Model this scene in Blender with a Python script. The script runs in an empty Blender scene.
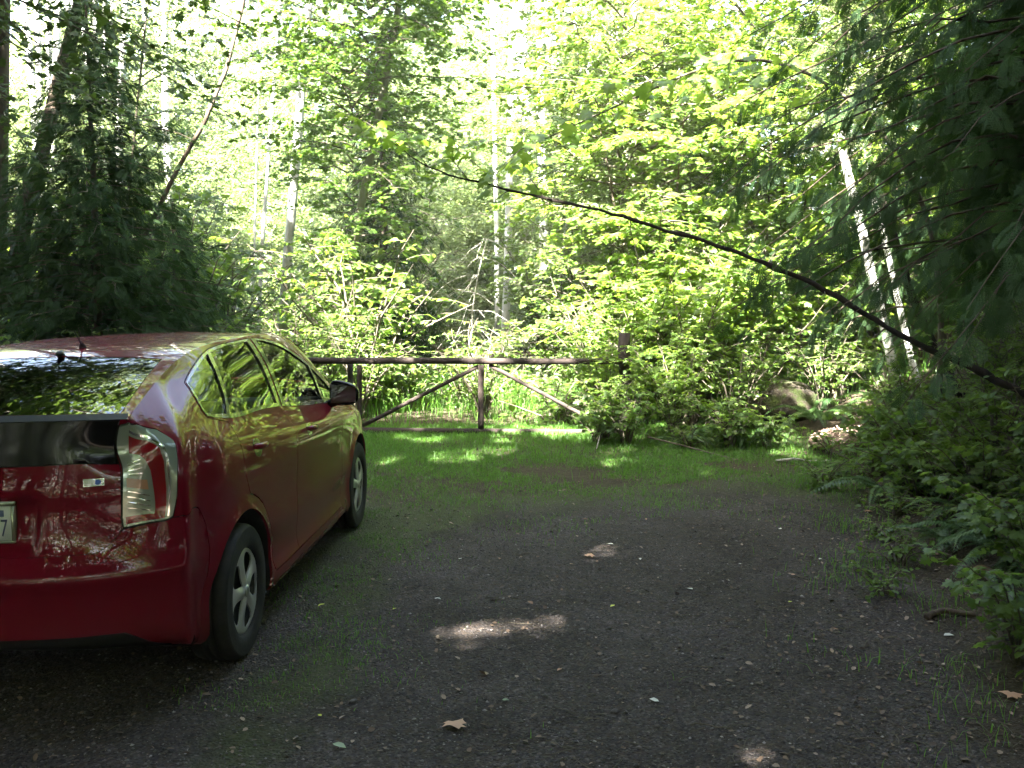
import bpy, bmesh, math, random
import numpy as np
from mathutils import Vector, Matrix, Euler
from mathutils.geometry import delaunay_2d_cdt
from mathutils.bvhtree import BVHTree

SC = bpy.context.scene
COL = SC.collection
PI = math.pi
rng = np.random.default_rng(11)

# ------------------------------------------------------------------ helpers
def tag(o, label=None, cat=None, group=None, kind=None):
    if label: o['label'] = label
    if cat: o['category'] = cat
    if group: o['group'] = group
    if kind: o['kind'] = kind
    return o

def empty(name, loc=(0, 0, 0), rz=0.0):
    o = bpy.data.objects.new(name, None)
    o.empty_display_size = .2
    COL.objects.link(o)
    o.location = loc
    o.rotation_euler = (0, 0, rz)
    return o

def link(name, me, parent=None, mats=None, smooth=True):
    o = bpy.data.objects.new(name, me)
    COL.objects.link(o)
    if parent is not None: o.parent = parent
    for m in (mats or []):
        me.materials.append(m)
    if smooth and len(me.polygons):
        me.polygons.foreach_set('use_smooth', np.ones(len(me.polygons), bool))
    return o

def np_mesh(name, V, F, mat_idx=None):
    """mesh from vertex array and face array (all faces same size)"""
    me = bpy.data.meshes.new(name)
    V = np.ascontiguousarray(V, np.float32); F = np.ascontiguousarray(F, np.int32)
    n, k = F.shape
    me.vertices.add(len(V)); me.vertices.foreach_set('co', V.ravel())
    me.loops.add(n * k); me.loops.foreach_set('vertex_index', F.ravel())
    me.polygons.add(n)
    me.polygons.foreach_set('loop_start', np.arange(0, n * k, k, dtype=np.int32))
    if mat_idx is not None:
        me.polygons.foreach_set('material_index', np.ascontiguousarray(mat_idx, np.int32))
    me.update(calc_edges=True)
    return me

class Acc:
    """collects triangles/quads (quads are split) into one mesh"""
    def __init__(s): s.V = []; s.F = []; s.M = []; s.n = 0
    def add(s, V, F, mi=0):
        V = np.asarray(V, float); F = np.asarray(F, int)
        if len(F) == 0: return
        if F.shape[1] == 4:
            F = np.concatenate([F[:, [0, 1, 2]], F[:, [0, 2, 3]]])
        s.V.append(V); s.F.append(F + s.n); s.M.append(np.full(len(F), mi)); s.n += len(V)
    def mesh(s, name):
        if not s.V: return np_mesh(name, np.zeros((0, 3)), np.zeros((0, 3), int))
        return np_mesh(name, np.concatenate(s.V), np.concatenate(s.F), np.concatenate(s.M))

def frames(P):
    """parallel-transport frames along polyline P (n,3)"""
    P = np.asarray(P, float)
    T = np.gradient(P, axis=0); T /= np.linalg.norm(T, axis=1)[:, None] + 1e-9
    a = np.array([1, 0, 0.]) if abs(T[0][0]) < .8 else np.array([0, 1., 0])
    N = np.zeros_like(P); n = a - T[0] * a.dot(T[0]); n /= np.linalg.norm(n); N[0] = n
    for i in range(1, len(P)):
        n = N[i - 1] - T[i] * N[i - 1].dot(T[i]); n /= np.linalg.norm(n) + 1e-9; N[i] = n
    return T, N, np.cross(T, N)

def tube(P, R, k=8, cap=True):
    P = np.asarray(P, float); n = len(P); R = np.broadcast_to(np.asarray(R, float), (n,))
    T, N, B = frames(P)
    a = np.linspace(0, 2 * PI, k, endpoint=False)
    V = P[:, None, :] + R[:, None, None] * (np.cos(a)[None, :, None] * N[:, None, :] + np.sin(a)[None, :, None] * B[:, None, :])
    V = V.reshape(-1, 3)
    i = np.arange(n - 1)[:, None] * k; j = np.arange(k)[None, :]; j2 = (j + 1) % k
    F = np.stack([i + j, i + j2, i + k + j2, i + k + j], -1).reshape(-1, 4)
    F = np.concatenate([F[:, [0, 1, 2]], F[:, [0, 2, 3]]])
    if cap:
        V = np.concatenate([V, P[:1], P[-1:]])
        c0, c1 = n * k, n * k + 1
        jj = np.arange(k); j2 = (jj + 1) % k
        F = np.concatenate([F, np.stack([np.full(k, c0), j2, jj], 1), np.stack([np.full(k, c1), (n - 1) * k + jj, (n - 1) * k + j2], 1)])
    return V, F

def smooth_path(pts, n):
    pts = np.asarray(pts, float)
    d = np.r_[0, np.cumsum(np.linalg.norm(np.diff(pts, axis=0), axis=1))]
    return card(d, np.linspace(0, d[-1], n)) @ pts

def card(k, q):
    """cardinal matrix of the natural cubic spline with knots k at queries q"""
    k = np.asarray(k, float); q = np.atleast_1d(np.asarray(q, float)); n = len(k)
    if n == 2:
        w = (q - k[0]) / (k[1] - k[0]); return np.stack([1 - w, w], 1)
    h = np.diff(k); A = np.zeros((n, n)); R = np.zeros((n, n)); A[0, 0] = A[-1, -1] = 1
    for i in range(1, n - 1):
        A[i, i - 1] = h[i - 1]; A[i, i] = 2 * (h[i - 1] + h[i]); A[i, i + 1] = h[i]
        R[i, i - 1] = 6 / h[i - 1]; R[i, i] = -6 / h[i - 1] - 6 / h[i]; R[i, i + 1] = 6 / h[i]
    M = np.linalg.solve(A, R)
    j = np.clip(np.searchsorted(k, q, side='right') - 1, 0, n - 2)
    a = (k[j + 1] - q) / h[j]; b = 1 - a; I = np.eye(n)
    return a[:, None] * I[j] + b[:, None] * I[j + 1] + (((a ** 3 - a)[:, None] * M[j] + (b ** 3 - b)[:, None] * M[j + 1]) * (h[j] ** 2)[:, None] / 6)

def inside(poly, P):
    poly = np.asarray(poly, float); P = np.asarray(P, float)
    x, y = P[:, 0], P[:, 1]; c = np.zeros(len(P), bool); n = len(poly)
    for i in range(n):
        x1, y1 = poly[i]; x2, y2 = poly[(i + 1) % n]
        m = ((y1 > y) != (y2 > y))
        if abs(y2 - y1) < 1e-12: continue
        c ^= m & (x < (x2 - x1) * (y - y1) / (y2 - y1) + x1)
    return c

def dens(poly, step):
    poly = np.asarray(poly, float); out = []
    for i in range(len(poly)):
        a, b = poly[i], poly[(i + 1) % len(poly)]
        n = max(1, int(math.ceil(np.linalg.norm(b - a) / step)))
        out.append(a + (b - a) * np.linspace(0, 1, n, endpoint=False)[:, None])
    return np.concatenate(out)

def offset_poly(poly, d):
    """move the outline inwards by d"""
    poly = np.asarray(poly, float)
    A = .5 * np.sum(poly[:, 0] * np.roll(poly[:, 1], -1) - np.roll(poly[:, 0], -1) * poly[:, 1])
    if A < 0: poly = poly[::-1]
    e = np.roll(poly, -1, 0) - poly; L = np.linalg.norm(e, axis=1)[:, None] + 1e-9; e = e / L
    nrm = np.stack([-e[:, 1], e[:, 0]], 1)
    n0 = np.roll(nrm, 1, 0); m = n0 + nrm; m /= np.linalg.norm(m, axis=1)[:, None] + 1e-9
    c = np.clip(np.sum(m * nrm, 1), .35, 1)
    return poly + m * (d / c)[:, None]

def cdt(outer, holes=(), step=.025):
    """triangulate an outline with holes, with interior points"""
    outer = dens(outer, step); holes = [dens(h, step) for h in holes]
    V = [outer] + holes; E = []; n = 0
    for loop in V:
        m = len(loop); E += [(n + i, n + (i + 1) % m) for i in range(m)]; n += m
    lo, hi = outer.min(0), outer.max(0)
    gx = np.arange(lo[0] + step * .5, hi[0], step); gy = np.arange(lo[1] + step * .5, hi[1], step)
    if len(gx) and len(gy):
        G = np.stack(np.meshgrid(gx, gy), -1).reshape(-1, 2)
        G[:, 0] += (np.floor((G[:, 1] - lo[1]) / step) % 2) * step * .5
        k = inside(outer, G)
        for h in holes: k &= ~inside(h, G)
        G = G[k]
        B = np.concatenate(V)
        if len(G):
            dmin = np.full(len(G), 9.)
            for c in range(0, len(B), 400):
                dmin = np.minimum(dmin, np.linalg.norm(G[:, None] - B[None, c:c + 400], axis=2).min(1))
            G = G[dmin > step * .45]
            V.append(G)
    P = np.concatenate(V)
    r = delaunay_2d_cdt([Vector(p) for p in P], E, [], 0, 1e-7)
    Q = np.array([tuple(v) for v in r[0]]); F = np.array([f for f in r[2] if len(f) == 3])
    c = Q[F].mean(1); k = inside(outer, c)
    for h in holes: k &= ~inside(h, c)
    F = F[k]
    a = Q[F]; area = (a[:, 1, 0] - a[:, 0, 0]) * (a[:, 2, 1] - a[:, 0, 1]) - (a[:, 2, 0] - a[:, 0, 0]) * (a[:, 1, 1] - a[:, 0, 1])
    F[area < 0] = F[area < 0][:, ::-1]
    F = F[np.abs(area) > 1e-9]
    return Q, F
# ------------------------------------------------------------------ camera numbers
CAM_F, CAM_H, CAM_PITCH = 1010.0, 1.70, 0.087

# ------------------------------------------------------------------ the car's shell (car frame: X forward from the rear axle, Y outward, Z up)
RAIL = np.array([  # X, Y, Z, bow, crown   (edge between the body side and the roof / bonnet)
    (-.66, .600, 1.214, -.060, .004), (-.45, .592, 1.293, -.045, .010), (-.215, .585, 1.374, -.02, .016), (0.0, .585, 1.429, .0, .018),
    (.20, .588, 1.457, .0, .018), (.50, .596, 1.474, 0, .018), (.90, .606, 1.484, 0, .018), (1.30, .612, 1.483, 0, .020),
    (1.60, .614, 1.458, .02, .028), (1.85, .620, 1.405, .05, .036), (2.10, .642, 1.295, .10, .05), (2.30, .668, 1.165, .14, .055), (2.45, .690, 1.05, .16, .05),
    (2.70, .720, .965, .15, .05), (2.95, .705, .905, .15, .055), (3.20, .660, .825, .15, .05), (3.40, .56, .735, .14, .04), (3.50, .46, .67, .12, .03)])
def rail(v):
    v = np.atleast_1d(v); C = card(RAIL[:, 0], v); return C @ RAIL[:, 1:]
def TOP(v, s):
    v = np.asarray(v, float); s = np.asarray(s, float); r = rail(v.ravel()).reshape(v.shape + (4,))
    q = 1 - s * s
    return np.stack([v + r[..., 2] * q, r[..., 0] * s, r[..., 1] + r[..., 3] * q], -1)

def rear_col(Y, ridge=None):
    """column of the rear face; outline in plan bows from the centre to the corner ridge"""
    z = [.27, .31, .42, .58, .665, .80, .93, 1.04, 1.14]
    xc = [-.70, -.80, -.850, -.862, -.845, -.79, -.775, -.758, -.738]
    xr = [-.50, -.56, -.60, -.615, -.605, -.588, -.582, -.565, -.545]
    yr = [.72, .76, .782, .79, .788, .785, .782, .765, .735]
    f = (Y / .78)
    out = []
    for i in range(9):
        out.append((xc[i] + (xr[i] - xc[i]) * f ** 2.7, yr[i] * f, z[i] - (.04 * f ** 2 if i < 2 else .02 * f ** 3 if i < 6 else 0.03 * f ** 4)))
    return out
def flank_col(X, w, zs, zb, xr=None):
    xr = X if xr is None else xr
    y9, z9 = rail(xr)[0][:2]
    out = [(X, w - .10, .165), (X, w - .035, .185), (X, w - .012, .34), (X, w, .52), (X, w, .72), (X, w - .008, zs), (X, w - .07, zb)]
    a = np.array(out[-1]); b = np.array([xr, y9 + .032, z9 - .042])
    mid = (a + b) / 2 + np.array([0, .014, .004])
    return out + [tuple(mid), tuple(b)]
cols, rowx9 = [], []
for Y, s in ((0, 0), (.28, .28 / .6), (.47, .47 / .6), (.62, 1.0)):
    p = TOP(np.array(-.66), np.array(s)); cols.append(rear_col(Y) + [tuple(p)])
def with_rail(c, xr):
    y9, z9 = rail(xr)[0][:2]; return c + [(xr, y9, z9)]
c = rear_col(.73); c[8] = (-.60, .68, 1.145); c[7] = (-.625, .715, 1.06); cols.append(with_rail(c, -.60))
c = rear_col(.775); c[6] = (-.588, .776, .95); c[7] = (-.572, .757, 1.06); c[8] = (-.545, .70, 1.16); cols.append(with_rail(c, -.52))
cols.append(with_rail([(-.455, .73, .215), (-.53, .775, .245), (-.575, .797, .37), (-.588, .8055, .56), (-.582, .804, .675), (-.566, .80, .80), (-.560, .789, .94), (-.548, .768, 1.06), (-.525, .705, 1.165)], -.495))  # E05
cols.append(with_rail([(-.42, .72, .20), (-.47, .77, .225), (-.50, .792, .38), (-.515, .803, .55), (-.515, .803, .70), (-.51, .80, .86), (-.505, .79, .99), (-.495, .765, 1.09), (-.48, .70, 1.19)], -.44))
for a in ((-.30, .832, 1.0, 1.135), (0.0, .856, .985, 1.12), (.45, .868, .965, 1.095), (1.0, .872, .945, 1.058), (1.6, .872, .925, 1.018), (2.1, .866, .90, .985)):
    cols.append(with_rail(flank_col(*a), a[0]))
cols.append([(2.7, .76, .165), (2.7, .82, .185), (2.7, .845, .34), (2.7, .856, .52), (2.7, .856, .70), (2.7, .848, .83), (2.7, .825, .885), (2.7, .79, .92), (2.7, .755, .945), (2.7, .720, .965)])
cols.append([(3.1, .70, .17), (3.1, .765, .19), (3.12, .80, .34), (3.14, .815, .5), (3.13, .81, .64), (3.12, .80, .735), (3.11, .78, .785), (3.1, .75, .815), (3.1, .72, .835), (3.1, *rail(3.1)[0][:2])])
cols.append([(3.30, .55, .18), (3.36, .62, .2), (3.42, .66, .34), (3.44, .67, .48), (3.43, .665, .56), (3.42, .65, .615), (3.41, .63, .65), (3.40, .61, .68), (3.39, .59, .70), (3.37, *rail(3.37)[0][:2])])
cols.append([(3.46, .30, .19), (3.54, .34, .21), (3.59, .36, .34), (3.60, .36, .47), (3.59, .36, .55), (3.585, .36, .60), (3.58, .36, .63), (3.57, .355, .65), (3.56, .35, .67), tuple(TOP(np.array(3.5), np.array(.36 / .46)))])
cols.append([(3.50, 0, .19), (3.59, 0, .21), (3.64, 0, .34), (3.65, 0, .47), (3.645, 0, .55), (3.64, 0, .60), (3.635, 0, .63), (3.63, 0, .655), (3.625, 0, .68), tuple(TOP(np.array(3.5), np.array(0.)))])
GRID = np.array(cols)                      # (ncol, 10, 3)
UK = np.r_[0, np.cumsum(np.linalg.norm(np.diff(GRID[:, 4], axis=0), axis=1))]
TK = np.array([0, .05, .17, .35, .50, .66, .78, .90, 1.05, 1.12])
UMAX, TMAX = UK[-1], TK[-1]
def SIDE(u, t):
    """point of the body side; u runs from the rear centre round the corner, along the flank, to the front centre"""
    u = np.atleast_1d(u).astype(float); t = np.atleast_1d(t).astype(float)
    m = 3; flip = np.array([1, -1, 1.])
    K = np.r_[-UK[m:0:-1], UK, 2 * UMAX - UK[-2:-2 - m:-1]]
    G = np.concatenate([GRID[m:0:-1] * flip, GRID, GRID[-2:-2 - m:-1] * flip])
    P = np.einsum('nc,crk,nr->nk', card(K, u), G, card(TK, t))
    # wheel-arch lips, a crease above the sill
    for hx in (0.0, 2.70):
        r = np.hypot(P[:, 0] - hx, P[:, 2] - .315)
        on = (P[:, 1] > .5)
        P[:, 1] += on * (.016 * np.exp(-((r - .365) / .045) ** 2))
    on = (P[:, 0] > -.1) & (P[:, 0] < 2.5) & (P[:, 1] > .5)
    P[:, 1] += on * .010 / (1 + np.exp((P[:, 2] - .305) / .008)) * np.clip((P[:, 0] - .36) * 8, 0, 1) * np.clip((2.3 - P[:, 0]) * 8, 0, 1)
    # scooped waist of the doors
    P[:, 1] -= on * .007 * np.exp(-((P[:, 2] - .62) / .13) ** 2) * np.clip((P[:, 0] - .25) * 2, 0, 1) * np.clip((2.4 - P[:, 0]) * 3, 0, 1)
    # number-plate recess in the tailgate
    rear = P[:, 0] < -.55
    ry = 1 / (1 + np.exp((np.abs(P[:, 1]) - .275) / .008)); rz = 1 / (1 + np.exp((np.abs(P[:, 2] - .805) - .105) / .008))
    P[:, 0] += rear * .035 * ry * rz
    # bumper ledge
    P[:, 0] -= rear * .014 * np.exp(-((P[:, 2] - .60) / .035) ** 2)
    return P
CAR_X, CAR_Y, CAR_YAW, CAR_ROLL = -2.11, 4.70, .045, .024
def car_world(P):
    P = np.asarray(P, float); s, c = math.sin(CAR_YAW), math.cos(CAR_YAW)
    return np.stack([CAR_X + P[..., 0] * s + P[..., 1] * c, CAR_Y + P[..., 0] * c - P[..., 1] * s, P[..., 2] - CAR_ROLL * (.86 - P[..., 1])], -1)
# ------------------------------------------------------------------ materials
def new_mat(name):
    m = bpy.data.materials.new(name); m.use_nodes = True
    nt = m.node_tree; b = nt.nodes['Principled BSDF']
    return m, nt, b
def N(nt, typ, **kw):
    n = nt.nodes.new(typ)
    for k, v in kw.items():
        if k.startswith('i_'):
            n.inputs[k[2:].replace('_', ' ')].default_value = v
        else: setattr(n, k, v)
    return n
def L(nt, a, b): nt.links.new(a, b)
def simple(name, col, rough=.5, metal=0., coat=0., spec=.5):
    m, nt, b = new_mat(name)
    b.inputs['Base Color'].default_value = (*col, 1); b.inputs['Roughness'].default_value = rough
    b.inputs['Metallic'].default_value = metal; b.inputs['Coat Weight'].default_value = coat
    b.inputs['Specular IOR Level'].default_value = spec
    return m
def ramp(nt, stops, interp='LINEAR'):
    r = nt.nodes.new('ShaderNodeValToRGB'); r.color_ramp.interpolation = interp
    e = r.color_ramp.elements
    while len(e) < len(stops): e.new(.5)
    for i, (p, c) in enumerate(stops): e[i].position = p; e[i].color = (*c, 1)
    return r
def noise_mat(name, stops, scale, rough=.8, bump=.3, detail=6, stretch=None, bscale=None, spec=.3, dist=.02):
    """mottled surface from two noises in object space"""
    m, nt, b = new_mat(name)
    tc = N(nt, 'ShaderNodeTexCoord'); mp = N(nt, 'ShaderNodeMapping')
    if stretch: mp.inputs['Scale'].default_value = stretch
    L(nt, tc.outputs['Object'], mp.inputs[0])
    n = N(nt, 'ShaderNodeTexNoise', i_Scale=scale, i_Detail=detail, i_Roughness=.65); L(nt, mp.outputs[0], n.inputs['Vector'])
    r = ramp(nt, stops); L(nt, n.outputs['Fac'], r.inputs[0]); L(nt, r.outputs[0], b.inputs['Base Color'])
    n2 = N(nt, 'ShaderNodeTexNoise', i_Scale=bscale or scale * 3, i_Detail=5.); L(nt, mp.outputs[0], n2.inputs['Vector'])
    bp = N(nt, 'ShaderNodeBump', i_Strength=bump, i_Distance=dist); L(nt, n2.outputs['Fac'], bp.inputs['Height']); L(nt, bp.outputs[0], b.inputs['Normal'])
    b.inputs['Roughness'].default_value = rough; b.inputs['Specular IOR Level'].default_value = spec
    return m

def car_paint():
    m, nt, b = new_mat('red_paint')
    tc = N(nt, 'ShaderNodeTexCoord')
    fl = N(nt, 'ShaderNodeTexVoronoi', i_Scale=1400.); L(nt, tc.outputs['Object'], fl.inputs['Vector'])
    r = ramp(nt, [(0, (.10, .0008, .008)), (1, (.13, .0016, .011))]); L(nt, fl.outputs['Distance'], r.inputs[0])
    L(nt, r.outputs[0], b.inputs['Base Color'])
    # a film of road dust, thicker towards the sills
    sp = N(nt, 'ShaderNodeSeparateXYZ'); L(nt, tc.outputs['Object'], sp.inputs[0])
    mr = N(nt, 'ShaderNodeMapRange', i_From_Min=.75, i_From_Max=.15, i_To_Min=0.0, i_To_Max=.22); L(nt, sp.outputs['Z'], mr.inputs[0])
    n = N(nt, 'ShaderNodeTexNoise', i_Scale=9., i_Detail=8.); L(nt, tc.outputs['Object'], n.inputs['Vector'])
    mu = N(nt, 'ShaderNodeMath', operation='MULTIPLY'); L(nt, mr.outputs[0], mu.inputs[0]); L(nt, n.outputs['Fac'], mu.inputs[1])
    mix = N(nt, 'ShaderNodeMix', data_type='RGBA'); mix.inputs[7].default_value = (.10, .075, .055, 1)
    L(nt, mu.outputs[0], mix.inputs[0]); L(nt, r.outputs[0], mix.inputs[6]); L(nt, mix.outputs[2], b.inputs['Base Color'])
    b.inputs['Metallic'].default_value = 0.; b.inputs['Roughness'].default_value = .45
    b.inputs['Coat Weight'].default_value = .7; b.inputs['Specular IOR Level'].default_value = .04; b.inputs['Coat Roughness'].default_value = .02; b.inputs['Coat IOR'].default_value = 1.5
    return m
def glass_mat(name, tint, spec=1.5):
    m, nt, b = new_mat(name); nt.nodes.remove(b)
    out = nt.nodes['Material Output']
    tr = N(nt, 'ShaderNodeBsdfTransparent'); tr.inputs[0].default_value = (*tint, 1)
    gl = N(nt, 'ShaderNodeBsdfGlossy'); gl.inputs['Roughness'].default_value = .01; gl.inputs[0].default_value = (.95, .97, 1, 1)
    fr = N(nt, 'ShaderNodeFresnel', i_IOR=spec); mx = N(nt, 'ShaderNodeMixShader')
    L(nt, fr.outputs[0], mx.inputs[0]); L(nt, tr.outputs[0], mx.inputs[1]); L(nt, gl.outputs[0], mx.inputs[2]); L(nt, mx.outputs[0], out.inputs[0])
    return m

# ------------------------------------------------------------------ the car
def side_uv_from_xz(pts):
    """(X,Z) on the flank -> (u,t)"""
    pts = np.asarray(pts, float); u = np.interp(pts[:, 0], GRID[7:, 4, 0], UK[7:]); t = np.interp(pts[:, 1], [.165, .34, .52, .72, .95, 1.08], [0, .17, .35, .5, .66, .78])
    for _ in range(14):
        P = SIDE(u, t); e = 1e-4
        Pu = (SIDE(u + e, t) - P) / e; Pt = (SIDE(u, t + e) - P) / e
        a, b, c, d = Pu[:, 0], Pt[:, 0], Pu[:, 2], Pt[:, 2]; D = a * d - b * c; D[np.abs(D) < 1e-3] = 1e-3
        rx, rz = pts[:, 0] - P[:, 0], pts[:, 1] - P[:, 2]
        u = np.clip(u + np.clip((d * rx - b * rz) / D, -.1, .1), .8, UMAX - .05); t = np.clip(t + np.clip((a * rz - c * rx) / D, -.1, .1), -.02, TMAX)
    return np.stack([u, t], 1)

def surf_panel(fn, outer, holes=(), step=.025, off=0., lip=.012, half=False):
    """a sheet of the shell cut to an outline, with a turned-in edge; half: keep the edge at u=0 open"""
    Q, F = cdt(np.asarray(outer, float), [np.asarray(h, float) for h in holes], step)
    def ev(Q):
        P = fn(Q[:, 0], Q[:, 1]); e = 2e-3
        n = np.cross(fn(Q[:, 0], Q[:, 1] + e) - fn(Q[:, 0], Q[:, 1] - e), fn(Q[:, 0] + e, Q[:, 1]) - fn(Q[:, 0] - e, Q[:, 1]))
        n /= np.linalg.norm(n, axis=1)[:, None] + 1e-12
        return P, n
    P, n = ev(Q)
    V = P + n * off
    E = np.concatenate([F[:, [0, 1]], F[:, [1, 2]], F[:, [2, 0]]]); key = np.sort(E, 1)
    _, inv, cnt = np.unique(key, axis=0, return_inverse=True, return_counts=True)
    B = E[cnt[inv.ravel()] == 1]
    if half: B = B[~((Q[B[:, 0], 0] < 1e-6) & (Q[B[:, 1], 0] < 1e-6))]
    if lip and len(B):
        m = len(V); k = len(B)
        a, b = B[:, 0], B[:, 1]
        V = np.concatenate([V, V[a], V[b], V[b] - n[b] * lip, V[a] - n[a] * lip])
        i = np.arange(k)
        Fl = np.concatenate([np.stack([m + i, m + k + i, m + 2 * k + i], 1), np.stack([m + i, m + 2 * k + i, m + 3 * k + i], 1)])[:, ::-1]
        F = np.concatenate([F, Fl])
    return V, F

FLIP = np.array([1, -1, 1.])
def car_pt(V):
    """outward-right frame -> the car Empty's frame (x to the right, y forward, z up)"""
    V = np.asarray(V, float); return np.stack([V[:, 1], V[:, 0], V[:, 2] - CAR_ROLL * (.86 - V[:, 1])], 1)

def build_car():
    paint = car_paint(); black = simple('black_gloss_trim', (.005, .005, .006), .10, spec=.3); rubber = noise_mat('tyre_rubber', [(.3, (.009, .009, .009)), (.7, (.022, .020, .018))], 14, .85, .1)
    plastic = simple('black_plastic', (.014, .014, .014), .45); dark = simple('dark_underside', (.006, .006, .006), .9)
    chrome = simple('bright_chrome', (.85, .85, .85), .08, 1.); trim = simple('window_trim', (.03, .032, .028), .2, coat=.8)
    win = glass_mat('side_glass', (.72, .80, .72), 1.45); rearwin = glass_mat('rear_glass', (.10, .12, .11), 1.9)
    shield = glass_mat('screen_glass', (.72, .78, .74), 1.5)
    alloy = simple('wheel_silver', (.46, .46, .44), .32, .55); alloyd = simple('wheel_recess', (.012, .012, .012), .6)
    redlens = simple('red_lens', (.19, .003, .006), .08, coat=1.); clear = simple('clear_lens', (.28, .32, .27), .14, .4, coat=.8); amber = simple('amber_lens', (.34, .17, .10), .15, coat=1.)
    seatm = noise_mat('seat_cloth', [(.3, (.05, .055, .06)), (.7, (.09, .095, .10))], 60, .9, .1)
    root = empty('parked_car', (CAR_X, CAR_Y, 0), -CAR_YAW)
    tag(root, 'dark red hatchback parked at the left edge of the gravel, seen from behind', 'car')
    def put(name, parts, mat, parent, sides=(1,), mats=None, weld=False, smooth=True):
        A = Acc()
        for V, F in parts:
            for s in sides:
                if s > 0: A.add(car_pt(V), F)
                else: A.add(car_pt(V * FLIP), F[:, ::-1])
        me = A.mesh(name)
        if weld:
            bm = bmesh.new(); bm.from_mesh(me)
            vs = [v for v in bm.verts if abs(v.co.x) < 1e-5]
            bmesh.ops.remove_doubles(bm, verts=vs, dist=1e-5); bm.to_mesh(me); bm.free()
        return link(name, me, parent, mats or [mat], smooth)
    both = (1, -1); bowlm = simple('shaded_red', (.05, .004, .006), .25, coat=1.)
    # ---- outlines in (u,t)
    def arch(hx, r):
        a = np.linspace(-.32, PI + .32, 40); p = np.stack([hx + r * np.cos(a), .315 + r * np.sin(a)], 1)
        p = p[p[:, 1] > .20]; q = side_uv_from_xz(p)
        return np.concatenate([[[q[0, 0], -.05]], q, [[q[-1, 0], -.05]]])
    arches = [arch(0., .385), arch(2.7, .378)]
    W = np.array([(1.335, .975), (1.43, 1.012), (1.53, 1.043), (1.65, 1.07), (1.765, 1.085), (1.95, 1.093), (2.16, 1.094), (2.34, 1.092), (2.52, 1.08), (2.78, 1.034), (3.05, .987), (3.38, .958), (3.60, .93), (3.75, .89), (3.74, .82), (3.57, .778), (2.9, .79), (2.36, .80), (1.8, .797), (1.36, .793), (1.30, .80), (1.288, .835), (1.305, .91)])
    seam = np.array([(0, .54), (.3, .543), (.46, .548), (.51, .552), (.537, .57), (.59, .63), (.603, .65)])
    tl = np.array([(.600, 1.1), (.66, 1.108), (.741, 1.098), (.803, 1.058), (.845, .995), (.846, .873), (.822, .74), (.803, .684), (.773, .672), (.605, .651), (.599, .685), (.606, .908)])
    gate = np.concatenate([seam[:-1], [(.5985, .66), (.597, .70), (.597, 1.0), (.594, 1.1201), (0, 1.1201)]])
    bumper = np.concatenate([[(0, .0)], [(.80, .0)], [(1.00, .0)], [(1.02, .15), (1.075, .30), (1.10, .42)], [(1.08, .50), (1.02, .573), (.93, .635), (.85, .675), (.803, .679), (.773, .667), (.605, .646)], seam[::-1][1:]])
    arch_r = arches[0]
    # doors
    db = .285; bp = .925
    xz = lambda l: side_uv_from_xz(l)
    a1 = np.linspace(PI * .62, .05, 14); arcp = [(.0 + .455 * math.cos(a), .315 + .455 * math.sin(a)) for a in a1 if .455 * math.cos(a) > .05]
    rd = np.concatenate([xz([(bp, db), (bp, .6), (bp, .95)]), [(2.385, .80), (2.385, 1.10), (2.16, 1.10), (1.95, 1.099), (1.765, 1.091), (1.65, 1.076), (1.53, 1.049), (1.43, 1.018), (1.325, .978), (1.297, .91), (1.280, .835), (1.292, .795), (1.355, .786)],
                         [(1.485, .78)], xz([(.02, 1.05), (.02, .95), (.035, .86)]), xz(arcp), xz([(.458, .33), (.47, db)])])
    fd = np.concatenate([xz([(bp, db), (1.5, db), (2.06, db)]), xz([(2.10, .35), (2.13, .6), (2.13, .8), (2.12, .93)]), [(3.60, .77), (3.745, .812), (3.76, .89), (3.61, .937), (3.39, .965), (3.055, .994), (2.785, 1.041), (2.525, 1.087), (2.385, 1.10), (2.385, .80)], xz([(bp, .95), (bp, .6)])])
    sill_cut = []
    holes = arches + [np.concatenate([rd, ])]
    # ---- painted body side (quarters, wings, sills) and roof
    big = np.array([(0.0, 0.0), (UMAX, 0.0), (UMAX, TMAX), (0., TMAX)])
    fbump = np.concatenate([[(UMAX, 0), (UMAX, .42)], [(UMAX - .35, .42), (5.02, .42), (4.75, .42), (4.60, .40)], [(4.585, .30), (4.57, .12), (4.55, 0.)]])
    hl = np.array([(4.62, .62), (4.70, .80), (4.85, .86), (5.05, .82), (5.15, .62), (5.10, .46), (4.95, .45), (4.75, .52)])
    G = .003
    cut = [offset_poly(x, -G) for x in (gate, bumper, tl, rd, fd, fbump, hl)] + arches
    side = surf_panel(SIDE, big, cut, .03)
    tp0 = lambda y, v: TOP(v, np.asarray(y) / .6)
    def top_panel(outer, holes=(), *a):
        sw = lambda p: np.asarray(p, float)[:, ::-1]
        return surf_panel(tp0, sw(outer), [sw(h) for h in holes], *a)
    rg = np.array([(-.605, -.555), (-.4, -.545), (-.2, -.535), (-.06, -.52), (-.045, -.4), (-.035, 0), (-.045, .4), (-.06, .52), (-.2, .535), (-.4, .545), (-.605, .555)])
    sp = np.array([(-.66, -.6), (-.66, .6), (-.612, .585), (-.612, -.585)])
    roof = top_panel([(-.66, -.6), (1.86, -.6), (1.86, .6), (-.66, .6)], [offset_poly(rg, -.004), offset_poly(sp, -.002)], .04)
    ws = [(1.875, -.565), (1.875, .565), (2.40, .555), (2.40, -.555)]
    apil = top_panel([(1.86, -.6), (2.43, -.6), (2.43, .6), (1.86, .6)], [offset_poly(np.array(ws), -.004)], .04)
    body = put('body', [side], paint, root, both)
    A = Acc()
    for V, F in (roof, apil): A.add(car_pt(V), F)
    roofo = link('roof', A.mesh('roof'), root, [paint])
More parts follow.
